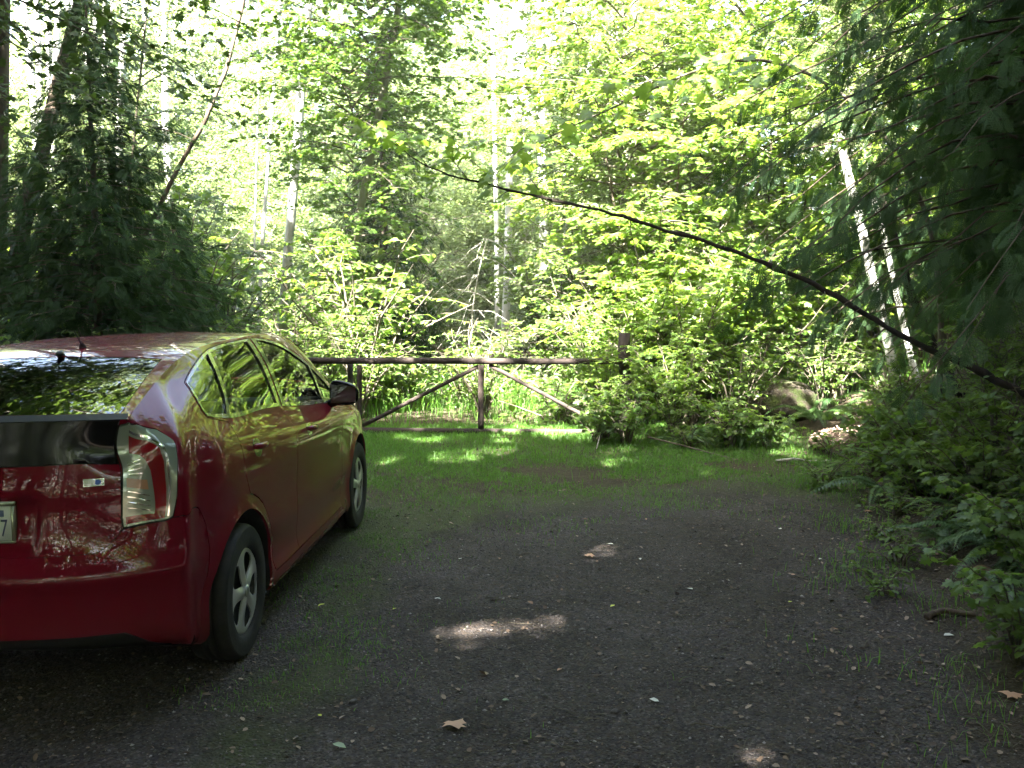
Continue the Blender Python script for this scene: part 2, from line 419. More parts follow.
    put('bonnet', [top_panel([(2.44, -.6), (3.5, -.6), (3.5, .6), (2.44, .6)], [], .05)], paint, root)
    put('windscreen', [top_panel(ws, [], .05, -.003, 0)], shield, root)
    # ---- tailgate
    tg = surf_panel(SIDE, offset_poly(gate, .001)[:] * np.array([1, 1]), [], .02, 0, .012)
    # keep the mirror line exact
    def halfpoly(p):
        q = offset_poly(p, G * .4); q[q[:, 0] < .02, 0] = 0.; return q
    blk = np.array([(0, .908), (.3, .908), (.590, .918), (.594, 1.0), (.592, 1.1195), (0, 1.1195)])
    red_gate = np.array([p for p in gate if p[1] < .9]); red_gate = np.concatenate([red_gate, [(.597, .915), (.3, .905), (0, .905)]])
    tail = put('tailgate', [surf_panel(SIDE, halfpoly(red_gate), [], .016, 0, .012, True)], paint, root, both, weld=True)
    put('gate_glass', [surf_panel(SIDE, halfpoly(blk), [], .025, -.001, .01, True)], black, tail, both, weld=True)
    put('spoiler', [top_panel(sp, [], .02, 0.001, .01)], simple('spoiler_black', (.006, .006, .006), .5, spec=.15), tail)
    put('rear_window', [top_panel(rg, [], .04, -.002, .004)], rearwin, tail)
    # crease line under the glass and the pull-handle ledge
    # number plate
    px = .021
    def plate_box(y0, y1, z0, z1, x0, x1):
        bm = bmesh.new(); bmesh.ops.create_cube(bm, size=1)
        for v in bm.verts: v.co = Vector((x0 + (v.co.x + .5) * (x1 - x0), y0 + (v.co.y + .5) * (y1 - y0), z0 + (v.co.z + .5) * (z1 - z0)))
        bmesh.ops.bevel(bm, geom=bm.edges[:], offset=min(x1 - x0, .004) * .4, segments=2, affect='EDGES')
        bmesh.ops.triangulate(bm, faces=bm.faces[:])
        V = np.array([tuple(v.co) for v in bm.verts]); F = np.array([[v.index for v in f.verts] for f in bm.faces]); bm.free()
        return V, F
    mplate = noise_mat('plate_white', [(.3, (.52, .56, .55)), (.7, (.66, .68, .64))], 12, .4, .05); mframe = simple('plate_frame', (.34, .36, .25), .25, .6)
    xz0 = -.768
    fr = [plate_box(px - .163, px + .163, .893, .909, xz0 - .012, xz0 + .02), plate_box(px - .163, px + .163, .744, .754, xz0 - .012, xz0 + .02),
          plate_box(px - .163, px - .152, .7545, .8925, xz0 - .012, xz0 + .02), plate_box(px + .152, px + .163, .7545, .8925, xz0 - .012, xz0 + .02)]
    pl = put('licence_plate', [plate_box(px - .1515, px + .1515, .7545, .8925, xz0 - .006, xz0 + .02)], mplate, tail, smooth=False)
    put('plate_frame', fr, mframe, tail, smooth=False)
    # lettering on the plate: what the photograph shows of it
    def text(s, size, y, z, x, mat, name, parent):
        cu = bpy.data.curves.new(name, 'FONT'); cu.body = s; cu.size = size; cu.extrude = .0008; cu.align_x = 'RIGHT'; cu.space_character = 1.05
        ob = bpy.data.objects.new(name, cu); COL.objects.link(ob)
        dg = bpy.context.evaluated_depsgraph_get(); me = bpy.data.meshes.new_from_object(ob.evaluated_get(dg)); bpy.data.objects.remove(ob)
        for v in me.vertices:
            c = v.co.copy(); q = car_pt(np.array([[x - c.z, y + c.x * .62, z + c.y]]))[0]; v.co = Vector(q)
        me.name = name
        return link(name, me, parent, [mat], False)
    navy = simple('plate_ink', (.02, .025, .09), .5)
    text('77', .098, px + .136, .772, xz0 - .0075, navy, 'plate_number', pl)
    put('plate_sticker', [plate_box(px + .086, px + .122, .850, .876, xz0 - .0085, xz0 - .006)], simple('sticker_blue', (.10, .13, .24), .5), pl, smooth=False)
    put('plate_sticker', [plate_box(px + .048, px + .083, .848, .876, xz0 - .0085, xz0 - .006)], simple('sticker_red', (.20, .05, .04), .5), pl, smooth=False)
    put('badge', [surf_panel(SIDE, [(.454, .808), (.533, .808), (.533, .839), (.454, .839)], [], .01, .004, .006)], chrome, tail)
    put('badge_oval', [surf_panel(SIDE, [(.500, .815), (.512, .813), (.521, .818), (.521, .830), (.512, .835), (.500, .833)], [], .006, .0062, .003)], simple('badge_blue', (.03, .08, .30), .2), tail)
    # ---- rear bumper
    bm_ = bumper.copy()
    low = np.array([(0, -.02), (.82, -.02), (.80, .035), (.62, .125), (.3, .122), (0, .12)])
    rb = put('rear_bumper', [surf_panel(SIDE, halfpoly(bm_), [low], .022, 0, .012, True)], paint, root, both, weld=True)
    lowp = np.array([(0, 0.), (.80, 0.), (.79, .03), (.61, .119), (.3, .116), (0, .114)])
    put('valance', [surf_panel(SIDE, lowp, [], .03, -.012, .01, True)], plastic, rb, both, weld=True)
    put('front_bumper', [surf_panel(SIDE, offset_poly(fbump, .002), [[(UMAX - .5, .06), (UMAX + .01, .06), (UMAX + .01, .22), (UMAX - .42, .22)]], .04)], paint, root, both)
    put('grille', [surf_panel(SIDE, [(UMAX - .5, .06), (UMAX, .06), (UMAX, .22), (UMAX - .42, .22)], [], .05, -.02, 0)], plastic, root, both)
    # ---- lights
    tr = np.array([(.660, 1.068), (.737, 1.034), (.775, .95), (.789, .874), (.782, .80), (.768, .684), (.614, .664), (.614, .69), (.728, .711), (.733, .815), (.735, .861), (.720, .900), (.690, .945), (.652, .975)])
    ti = np.array([(.622, .955), (.680, .925), (.708, .883), (.716, .839), (.716, .775), (.714, .722), (.616, .700)])
    for s in both:
        lt = put('tail_light', [surf_panel(SIDE, offset_poly(tl, .003), [], .012, .004, .02)], clear, root, (s,))
        put('red_lens', [surf_panel(SIDE, tr, [], .012, .007, .006)], redlens, lt, (s,))
        put('reversing_lamp', [surf_panel(SIDE, ti, [], .012, .0065, .006)], clear, lt, (s,))
        put('indicator', [surf_panel(SIDE, [(.620, .797), (.712, .806), (.713, .836), (.620, .836)], [], .012, .0085, .004)], amber, lt, (s,))
        rib = [surf_panel(SIDE, [(.632, tt), (.70, tt + .004), (.70, tt + .009), (.632, tt + .005)], [], .02, .009, .004) for tt in (.852, .870, .888, .906)]
        rib += [surf_panel(SIDE, [(.622, tt), (.712, tt + .004), (.712, tt + .008), (.622, tt + .004)], [], .02, .009, .004) for tt in (.72, .74, .76, .78)]
        for rb_ in rib: put('lamp_rib', [rb_], chrome, lt, (s,))
        put('chrome_edge', [surf_panel(SIDE, [(.665, 1.079), (.742, 1.046), (.783, .96), (.797, .874), (.791, .80), (.779, .69), (.786, .69), (.799, .80), (.805, .874), (.79, .965), (.748, 1.055), (.668, 1.089)], [], .012, .008, .004)], chrome, lt, (s,))
        put('headlight', [surf_panel(SIDE, hl, [], .03, .001, .01)], clear, root, (s,))
    # ---- doors and side windows
    panes = {'r': [np.array([(1.335, .965), (1.43, .998), (1.535, 1.028), (1.655, 1.055), (1.70, 1.062), (1.645, .975), (1.57, .87), (1.505, .812), (1.36, .807), (1.315, .815), (1.306, .84), (1.322, .905)]),
                   np.array([(1.745, 1.066), (1.95, 1.074), (2.16, 1.075), (2.31, 1.073), (2.312, .813), (1.8, .811), (1.545, .812), (1.60, .87), (1.685, .975)])],
             'f': [np.array([(2.455, 1.07), (2.52, 1.062), (2.78, 1.016), (3.05, .97), (3.285, .945), (3.325, .89), (3.368, .802), (2.9, .806), (2.457, .813)]),
                   np.array([(3.325, .941), (3.38, .938), (3.59, .91), (3.70, .875), (3.69, .83), (3.56, .798), (3.41, .80), (3.365, .89)])]}
    Wr = np.array([(2.372, .80), (2.372, 1.092), (2.16, 1.094), (1.95, 1.093), (1.765, 1.085), (1.65, 1.07), (1.53, 1.043), (1.43, 1.012), (1.335, .975), (1.305, .91), (1.288, .835), (1.30, .80), (1.36, .793), (1.8, .797)])
    Wf = np.array([(2.398, .80), (2.398, 1.090), (2.52, 1.08), (2.78, 1.034), (3.05, .987), (3.38, .958), (3.60, .93), (3.735, .89), (3.725, .82), (3.57, .779), (2.9, .79)])
    hand = {'r': (.235, .965), 'f': (1.22, .925)}
    for s in both:
        for k, outl, ww in (('r', rd, Wr), ('f', fd, Wf)):
            d = put('door', [surf_panel(SIDE, offset_poly(outl, .002), [ww], .022)], paint, root, (s,))
            put('window_frame', [surf_panel(SIDE, ww, panes[k], .02, .003, .02)], trim, d, (s,))
            for i, p in enumerate(panes[k]):
                put('window' if (k, i) in (('r', 1), ('f', 0)) else 'quarter_window', [surf_panel(SIDE, p, [], .035, -.004, 0)], win, d, (s,))
            hx, hz = hand[k]
            # bowl behind the handle
            c = side_uv_from_xz([(hx + .04 * 0, hz)])[0]
            an = np.linspace(0, 2 * PI, 20, endpoint=False)
            bowl = np.stack([c[0] + .062 * np.cos(an), c[1] + .036 * np.sin(an)], 1)
            put('handle_bowl', [surf_panel(SIDE, bowl, [], .02, .0012, .0015)], bowlm, d, (s,))
            q = np.stack([np.linspace(c[0] - .08, c[0] + .085, 9), np.full(9, c[1] + .006)], 1); P = SIDE(q[:, 0], q[:, 1])
            P[:, 1] += .004 + .030 * np.sin(np.linspace(.12, PI - .12, 9)) ** .6
            V, F = tube(P, [.008, .013, .014, .014, .014, .014, .014, .013, .008], 10); V[:, 2] = P[4, 2] + (V[:, 2] - P[4, 2]) * 1.15
            put('handle', [(V, F)], paint, d, (s,))
        # mirror: shell, foot
        bm = bmesh.new(); bmesh.ops.create_icosphere(bm, subdivisions=4, radius=1)
        for v in bm.verts:
            x, y, z = v.co
            sx = math.copysign(abs(x) ** .8, x); sy = math.copysign(abs(y) ** .62, y); sz = math.copysign(abs(z) ** .7, z)
            xx = sx * (.085 if x > 0 else .028); v.co = Vector((2.02 + xx, .905 + sy * .098, 1.055 + sz * .080 * (1 - .18 * sy) - .012 * sy))
        V = np.array([tuple(v.co) for v in bm.verts]); F = np.array([[v.index for v in f.verts] for f in bm.faces]); bm.free()
        ft = tube([(2.03, .80, .985), (2.03, .84, .995), (2.025, .88, 1.01)], [.03, .028, .026], 10)
        mo = put('side_mirror', [(V, F)], black, root, (s,))
        put('mirror_foot', [ft], black, mo, (s,))
        put('mirror_glass', [(np.array([(1.988, .905 + .083 * a, 1.055 + .062 * b) for a, b in ((-1, -1), (1, -.9), (1, .72), (-1, 1))]), np.array([[0, 1, 2], [0, 2, 3]])[:, ::-1])], simple('mirror_silver', (.16, .17, .17), .05, 1.), mo, (s,))
    # ---- dark inner shell that closes the gaps, floor and arches
    uu = np.linspace(0, UMAX, 150); tt = np.linspace(-.0, .78, 26)
    A = Acc()
    U, T_ = np.meshgrid(uu, tt, indexing='ij'); P = SIDE(U.ravel(), T_.ravel()); e = 2e-3
    n = np.cross(SIDE(U.ravel(), T_.ravel() + e) - SIDE(U.ravel(), T_.ravel() - e), SIDE(U.ravel() + e, T_.ravel()) - SIDE(U.ravel() - e, T_.ravel())); n /= np.linalg.norm(n, axis=1)[:, None] + 1e-9
    P = P - n * .016
    i = (np.arange(149)[:, None] * 26 + np.arange(25)[None]).ravel(); F = np.stack([i, i + 26, i + 27, i + 1], 1)
    c = P[F].mean(1); ok = np.ones(len(F), bool)
    for hx in (0, 2.7): ok &= ~((np.hypot(c[:, 0] - hx, c[:, 2] - .315) < .41) & (c[:, 1] > .5))
    F = F[ok]
    # upper rear
    tt2 = np.linspace(.78, 1.1, 12); uu2 = np.linspace(0, .85, 24); U2, T2 = np.meshgrid(uu2, tt2, indexing='ij'); P2 = SIDE(U2.ravel(), T2.ravel()) + np.array([.03, -.01, 0])
    j = (np.arange(23)[:, None] * 12 + np.arange(11)[None]).ravel(); F2 = np.stack([j, j + 12, j + 13, j + 1], 1)
    parts = [(P, np.concatenate([F[:, [0, 1, 2]], F[:, [0, 2, 3]]])), (P2, np.concatenate([F2[:, [0, 1, 2]], F2[:, [0, 2, 3]]]))]
    for hx in (0, 2.7):
        a = np.linspace(-.35, PI + .35, 30); ring = np.stack([hx + .39 * np.cos(a), np.zeros(30), .315 + .39 * np.sin(a)], 1)
        o = ring.copy(); o[:, 1] = SIDE(*side_uv_from_xz(np.clip(ring[:, [0, 2]], [-9, .2], [9, 9])).T)[:, 1] - .004; q = ring.copy(); q[:, 1] = .5
        V = np.concatenate([o, q, [(hx, .5, .315)]]); k = np.arange(29)
        parts.append((V, np.concatenate([np.stack([k, k + 1, k + 31], 1), np.stack([k, k + 31, k + 30], 1), np.stack([30 + k, 31 + k, np.full(29, 60)], 1)])))
    V = np.array([(x, y, z) for x in (-.7, -.4, 2.3, 3.5) for y in (0, .72) for z in (.19,)]); V[0:2, 2] = .30
    parts.append((V, np.array([[0, 1, 3], [0, 3, 2], [2, 3, 5], [2, 5, 4], [4, 5, 7], [4, 7, 6]])))
    put('underbody', parts, dark, root, both)
    # ---- cabin: shelf, seats
    sh = [plate_box(-.62, .62, .93, .96, -.55, .02)]
    cab = put('cabin_floor', sh + [plate_box(-.70, .70, .40, .43, -.5, 2.3), plate_box(-.66, .66, .80, 1.0, 2.05, 2.45)], dark, root, smooth=False)
    def seat(y, x, back=True):
        bm = bmesh.new()
        def blob(cx, cz, dx, dy, dz, tilt):
            r = bmesh.ops.create_icosphere(bm, subdivisions=3, radius=1)
            M = Matrix.Translation((cx, y, cz)) @ Matrix.Rotation(tilt, 4, 'Y')
            for v in r['verts']:
                c = v.co; c = Vector((math.copysign(abs(c.x) ** .55, c.x) * dx, math.copysign(abs(c.y) ** .55, c.y) * dy, math.copysign(abs(c.z) ** .55, c.z) * dz)); v.co = M @ c
        blob(x + .27, .52, .27, .25, .09, 0); blob(x - .02, .82, .075, .24, .32, -.3); blob(x - .15, 1.21, .05, .13, .085, -.2)
        V = np.array([tuple(v.co) for v in bm.verts]); F = np.array([[v.index for v in f.verts] for f in bm.faces]); bm.free()
        put('seat', [(V, F)], seatm, root)
    for y in (-.36, .36): seat(y, 1.12); seat(y, .20)
    # steering wheel
    a = np.linspace(0, 2 * PI, 25); put('steering_wheel', [tube(np.stack([1.78 + .06 * np.sin(a), -.36 + .185 * np.cos(a), .93 + .175 * np.sin(a)], 1), .016, 8)], plastic, root)
    # ---- aerial, washer nozzle
    P = TOP(np.array([.16]), np.array([.035 / .6]))[0]
    b = tube([P + (.012, 0, -.01), P + (0, 0, .008), P + (-.012, 0, .022)], [.018, .015, .006], 12)
    ae = put('roof_aerial', [b], dark, root)
    put('aerial_mast', [tube([P + (-.006, 0, .012), P + (-.035, 0, .045), P + (-.062, -.004, .078)], [.0045, .0035, .0025], 8)], dark, ae)
    P = TOP(np.array([-.03]), np.array([.02 / .6]))[0]
    put('washer_nozzle', [tube([P + (.02, 0, 0), P + (-.0, 0, .014), P + (-.03, 0, .012)], [.016, .016, .008], 10)], plastic, roofo)
    # ---- wheels
    def lathe(prof, k=64):
        prof = np.array(prof); a = np.linspace(0, 2 * PI, k, endpoint=False); m = len(prof)
        V = np.stack([prof[:, 0][None] * np.cos(a)[:, None], np.broadcast_to(prof[:, 1][None], (k, m)), prof[:, 0][None] * np.sin(a)[:, None]], -1).reshape(-1, 3)
        i = np.arange(k)[:, None] * m; i2 = (np.arange(k)[:, None] + 1) % k * m; j = np.arange(m - 1)[None]
        F = np.stack([i + j, i2 + j, i2 + j + 1, i + j + 1], -1).reshape(-1, 4)
        return V, np.concatenate([F[:, [0, 1, 2]], F[:, [0, 2, 3]]])
    tyre = lathe([(.19, -.09), (.205, -.098), (.26, -.104), (.295, -.100), (.308, -.088), (.3165, -.07), (.3175, -.045), (.311, -.043), (.311, -.037), (.3175, -.035), (.3175, -.01), (.311, -.008), (.311, -.002), (.3175, 0), (.3175, .028), (.311, .030), (.311, .036), (.3175, .038), (.3165, .07), (.308, .088), (.302, .094), (.295, .099), (.292, .0985), (.26, .104), (.225, .101), (.212, .096), (.205, .090), (.20, .08)])
    tread = tyre
    # rim cover: a dished disc with five openings between broad spokes
    def dish(Q):
        r = np.hypot(Q[:, 0], Q[:, 1]); y = .094 + .006 * np.cos(r / .205 * PI) - .05 * np.clip((r - .19) / .02, 0, 1) ** 2 * .3
        th = np.arctan2(Q[:, 1], Q[:, 0]); sp = (np.cos(5 * (th - PI / 2)) + 1) / 2
        y = y - .022 * np.exp(-((r - .11) / .06) ** 2) * (1 - sp) - .004 * np.exp(-((r - .035) / .01) ** 2)
        return np.stack([Q[:, 0], y, Q[:, 1]], 1)
    an = np.linspace(0, 2 * PI, 72, endpoint=False); outer = np.stack([.208 * np.cos(an), .208 * np.sin(an)], 1)
    hs = []
    for k in range(5):
        c = PI / 2 + (k + .5) * 2 * PI / 5
        loc = [(.052, .03), (.072, .20), (.10, .32), (.135, .375), (.162, .36), (.178, .28), (.184, .11), (.184, -.11), (.178, -.28), (.162, -.36), (.135, -.375), (.10, -.32), (.072, -.20), (.052, -.03)]
        hs.append(np.array([(r * math.cos(c + a), r * math.sin(c + a)) for r, a in loc]))
    Q, F = cdt(outer, hs, .010); D = dish(Q)
    E = np.concatenate([F[:, [0, 1]], F[:, [1, 2]], F[:, [2, 0]]]); key = np.sort(E, 1); _, inv, cnt = np.unique(key, axis=0, return_inverse=True, return_counts=True); B = E[cnt[inv.ravel()] == 1]
    m = len(D); k = len(B); D2 = np.concatenate([D, D[B[:, 0]], D[B[:, 1]], D[B[:, 1]] - (0, .007, 0), D[B[:, 0]] - (0, .007, 0)]); i = np.arange(k)
    F2 = np.concatenate([F[:, ::-1], np.stack([m + i, m + k + i, m + 2 * k + i], 1), np.stack([m + i, m + 2 * k + i, m + 3 * k + i], 1)])
    back = lathe([(.0, .02), (.19, .02), (.20, .07)])
    capv = lathe([(.0, .103), (.02, .1025), (.028, .099), (.03, .09)])
    def wheel(hx, s, rot):
        w = empty('wheel'); w.parent = root; w.location = Vector(car_pt(np.array([[hx, s * .765, .3165]]))[0]); w.rotation_euler = (0, 0, 0)
        cr, sr = math.cos(rot), math.sin(rot)
        def p(name, VF, mat, par=None):
            V, F = VF; V = V.copy(); x, z = V[:, 0] * cr - V[:, 2] * sr, V[:, 0] * sr + V[:, 2] * cr
            W_ = np.stack([V[:, 1] * s, x, z], 1)     # car Empty frame: x right, y forward
            return link(name, np_mesh(name, W_, F if s > 0 else F[:, ::-1]), par or w, [mat])
        p('tyre', tyre, rubber)
        rm = p('rim', (D2, F2), alloy); p('hub_recess', back, alloyd); p('centre_cap', capv, alloy)
        return w
    for hx, rot in ((0., .25), (2.7, .05)):
        for s in both: wheel(hx, s, rot)
    return root
# ------------------------------------------------------------------ leaves, wood, plants
CP, SP = math.cos(CAM_PITCH), math.sin(CAM_PITCH)
def at(px, py, Y):
    """point on the vertical plane y=Y seen at a pixel of the photograph"""
    v = (py - 384) / CAM_F; d = np.array([(px - 512) / CAM_F, CP - v * SP, -SP - v * CP]); return np.array([0, 0, CAM_H]) + d * (Y / d[1])

def unit(a): return a / (np.linalg.norm(a, axis=-1, keepdims=True) + 1e-9)
def leaf_tpl(kind):
    if kind == 'diamond':
        V = [(0, 0, 0), (.42, -.30, .05), (1, 0, -.04), (.42, .30, .05)]; F = [(0, 1, 2), (0, 2, 3)]
    elif kind == 'oval':
        V = [(0, 0, 0), (.28, -.27, .05), (.66, -.26, .05), (1, 0, -.08), (.66, .26, .05), (.28, .27, .05), (.5, 0, -.02)]
        F = [(0, 1, 6), (1, 2, 6), (2, 3, 6), (3, 4, 6), (4, 5, 6), (5, 0, 6)]
    elif kind == 'maple':
        o = [(0, 0), (.02, -.20), (-.10, -.42), (.18, -.36), (.30, -.58), (.44, -.40), (.46, -.24), (.70, -.34), (.74, -.14), (1.0, 0), (.74, .14), (.70, .34), (.46, .24), (.44, .40), (.30, .58), (.18, .36), (-.10, .42), (.02, .20)]
        V = [(x, y, -.20 * (abs(y)) ** 1.5 - .08 * x * x) for x, y in o] + [(.34, 0, .03)]; n = len(o)
        F = [(i, (i + 1) % n, n) for i in range(n)]
    elif kind == 'needle':                    # flat spray of scale leaves: axis with alternate fingers
        V, F = [], []
        def blade(x0, y0, x1, y1, w, z0, z1):
            d = np.array([x1 - x0, y1 - y0], float); d /= np.linalg.norm(d); p = np.array([-d[1], d[0]]) * w; k = len(V)
            V.extend([(x0 - p[0] * .6, y0 - p[1] * .6, z0), (x0 + (x1 - x0) * .55 - p[0], y0 + (y1 - y0) * .55 - p[1], (z0 + z1) / 2), (x1, y1, z1), (x0 + (x1 - x0) * .55 + p[0], y0 + (y1 - y0) * .55 + p[1], (z0 + z1) / 2)])
            F.extend([(k, k + 1, k + 2), (k, k + 2, k + 3)])
        blade(0, 0, 1, 0, .035, 0, -.18)
        for i, x in enumerate(np.linspace(.10, .86, 8)):
            for s in (-1, 1):
                xx = x + .04 * s; l = (.40 * math.sin(PI * (xx * .8 + .15)) + .06)
                blade(xx, 0, xx + l * .72, s * l * .75, .038, -.18 * xx * xx, -.18 * xx * xx - .10 * l)
    elif kind == 'lacy':                      # cedar: flat twice-branched spray of scale leaves
        V, F = [], []
        def blade(p, q, w, z0, z1):
            p, q = np.array(p, float), np.array(q, float); d = unit(q - p); n = np.array([-d[1], d[0]]) * w; m = p + (q - p) * .55; k = len(V)
            V.extend([(*(p), z0), (*(m - n), (z0 + z1) / 2), (*q, z1), (*(m + n), (z0 + z1) / 2)]); F.extend([(k, k + 1, k + 2), (k, k + 2, k + 3)])
        zz = lambda x, y: -.25 * x * x - .30 * y * y
        blade((0, 0), (1, 0), .018, 0, zz(1, 0))
        for i, x in enumerate(np.linspace(.10, .90, 9)):
            for sd in (-1, 1):
                x0 = x + .04 * sd; l = .46 * math.sin(PI * (x0 * .78 + .17)) + .05; a = .78; e = np.array([x0 + l * math.cos(a), sd * l * math.sin(a)]); blade((x0, 0), e, .017, zz(x0, 0), zz(*e))
                for j, f in enumerate((.28, .5, .72, .9)):
                    for s2 in (-1, 1):
                        p = np.array([x0, 0]) + f * (e - np.array([x0, 0])); ll = .17 * l / .4 * (1.1 - .6 * f) + .03; aa = sd * (a + s2 * .75); q = p + ll * np.array([math.cos(aa), math.sin(aa)]); blade(p, q, .015, zz(*p), zz(*q))
    return np.array(V, float), np.array(F, int)
TPL = {k: leaf_tpl(k) for k in ('diamond', 'oval', 'maple', 'needle', 'lacy')}

class Leaves:
    def __init__(s): s.P = []; s.D = []; s.N = []; s.S = []; s.T = []
    def add(s, P, D, Nn, S, T):
        n = len(P)
        s.P.append(np.asarray(P, float)); s.D.append(np.broadcast_to(D, (n, 3))); s.N.append(np.broadcast_to(Nn, (n, 3))); s.S.append(np.broadcast_to(S, (n,))); s.T.append(np.broadcast_to(T, (n,)))
    def arrays(s):
        return [np.concatenate(x) for x in (s.P, s.D, s.N, s.S, s.T)]
def leaf_geo(kind, P, D, Nn, S, T):
    V0, F0 = TPL[kind]; n = len(P); k = len(V0)
    X = unit(D); Z = unit(Nn - X * np.sum(Nn * X, 1, keepdims=True)); Y = np.cross(Z, X)
    V = P[:, None] + S[:, None, None] * (V0[None, :, 0, None] * X[:, None] + V0[None, :, 1, None] * Y[:, None] + V0[None, :, 2, None] * Z[:, None])
    F = F0[None] + (np.arange(n) * k)[:, None, None]
    return V.reshape(-1, 3), F.reshape(-1, 3), np.repeat(T, k)
def foliage_mesh(name, kind, leaves, wood=None, mats=None):
    """one mesh: twigs (slot 0) and leaves (slot 1), with a per-leaf tone attribute"""
    V, F, T = leaf_geo(kind, *leaves.arrays()); mi = np.ones(len(F), int)
    if wood is not None and wood.V:
        WV = np.concatenate(wood.V); WF = np.concatenate(wood.F)
        F = np.concatenate([WF, F + len(WV)]); V = np.concatenate([WV, V]); T = np.r_[np.zeros(len(WV)), T]; mi = np.r_[np.zeros(len(WF), int), mi]
    me = np_mesh(name, V, F, mi)
    a = me.attributes.new('tone', 'FLOAT', 'POINT'); a.data.foreach_set('value', T.astype(np.float32))
    for m in mats: me.materials.append(m)
    me.polygons.foreach_set('use_smooth', (mi == 0))
    return me

def leaf_mat(name, dark, light, trans, tw=.45, rough=.45, spec=.35):
    """leaf: reflected and transmitted light, tone varies from leaf to leaf"""
    m, nt, b = new_mat(name)
    at_ = N(nt, 'ShaderNodeAttribute', attribute_name='tone')
    oi = N(nt, 'ShaderNodeObjectInfo'); ad = N(nt, 'ShaderNodeMath', operation='MULTIPLY_ADD'); L(nt, oi.outputs['Random'], ad.inputs[0]); ad.inputs[1].default_value = .25; L(nt, at_.outputs['Fac'], ad.inputs[2])
    r = ramp(nt, [(.05, dark), (1.1, light)]); L(nt, ad.outputs[0], r.inputs[0])
    L(nt, r.outputs[0], b.inputs['Base Color']); b.inputs['Roughness'].default_value = rough; b.inputs['Specular IOR Level'].default_value = spec
    tl = N(nt, 'ShaderNodeBsdfTranslucent'); r2 = ramp(nt, [(.05, tuple(.75 * c for c in trans)), (1.1, trans)]); L(nt, ad.outputs[0], r2.inputs[0]); L(nt, r2.outputs[0], tl.inputs[0])
    mx = N(nt, 'ShaderNodeMixShader'); mx.inputs[0].default_value = tw
    L(nt, b.outputs[0], mx.inputs[1]); L(nt, tl.outputs[0], mx.inputs[2]); L(nt, mx.outputs[0], nt.nodes['Material Output'].inputs[0])
    return m
M = {}
M['bark_pale'] = noise_mat('pale_alder_bark', [(.28, (.10, .10, .09)), (.45, (.30, .30, .27)), (.62, (.42, .42, .39)), (.8, (.22, .23, .18))], 5, .85, .4, stretch=(1, 1, .35))
M['bark_dark'] = noise_mat('dark_bark', [(.3, (.030, .022, .016)), (.55, (.075, .055, .040)), (.75, (.10, .095, .06))], 7, .9, .7, stretch=(1, 1, .2))
M['bark_black'] = noise_mat('blackish_bark', [(.3, (.008, .007, .006)), (.6, (.022, .018, .014)), (.8, (.035, .034, .018))], 7, .95, .7, stretch=(1, 1, .3), spec=.1)
M['bark_moss'] = noise_mat('mossy_bark', [(.3, (.05, .045, .035)), (.5, (.11, .11, .075)), (.7, (.09, .115, .035))], 5, .9, .5, stretch=(1, 1, .4))
M['twig'] = noise_mat('twig_bark', [(.3, (.05, .042, .03)), (.7, (.11, .095, .07))], 9, .85, .2)
M['deadwood'] = noise_mat('grey_dead_wood', [(.3, (.22, .20, .18)), (.7, (.40, .38, .34))], 9, .85, .3)
M['alder'] = leaf_mat('alder_leaf', (.055, .090, .032), (.115, .150, .065), (.26, .34, .11), .45, .36, .5)
M['maple'] = leaf_mat('maple_leaf', (.042, .090, .014), (.095, .155, .028), (.24, .36, .04), .5)
M['cedar'] = leaf_mat('cedar_spray', (.030, .064, .028), (.062, .105, .046), (.08, .16, .03), .3, .7, .08)
M['hemlock'] = leaf_mat('conifer_needle', (.013, .032, .012), (.034, .062, .022), (.05, .10, .02), .22, .7, .08)
M['shrub'] = leaf_mat('shrub_leaf', (.038, .085, .016), (.090, .145, .030), (.20, .32, .04), .42)
M['fern'] = leaf_mat('fern_frond', (.022, .058, .018), (.050, .098, .028), (.10, .18, .03), .3)
M['shade_tinted_maple'] = leaf_mat('shade_tinted_leaf', (.032, .072, .010), (.064, .115, .018), (.14, .26, .02), .45)  # darker maple leaf, with one tree's shade put into the colour
M['canopy'] = leaf_mat('dimmed_canopy_leaf', (.030, .065, .014), (.065, .11, .024), (.13, .21, .03), .3)  # maple leaf darkened and made less translucent to cut the overhead glow
M['grass'] = leaf_mat('grass_blade', (.030, .100, .012), (.085, .180, .030), (.16, .34, .03), .45)

def sway(P, r, amt):
    P = P.copy(); n = len(P); P[1:] += np.cumsum(r.normal(0, amt, (n - 1, 3)), 0); return P

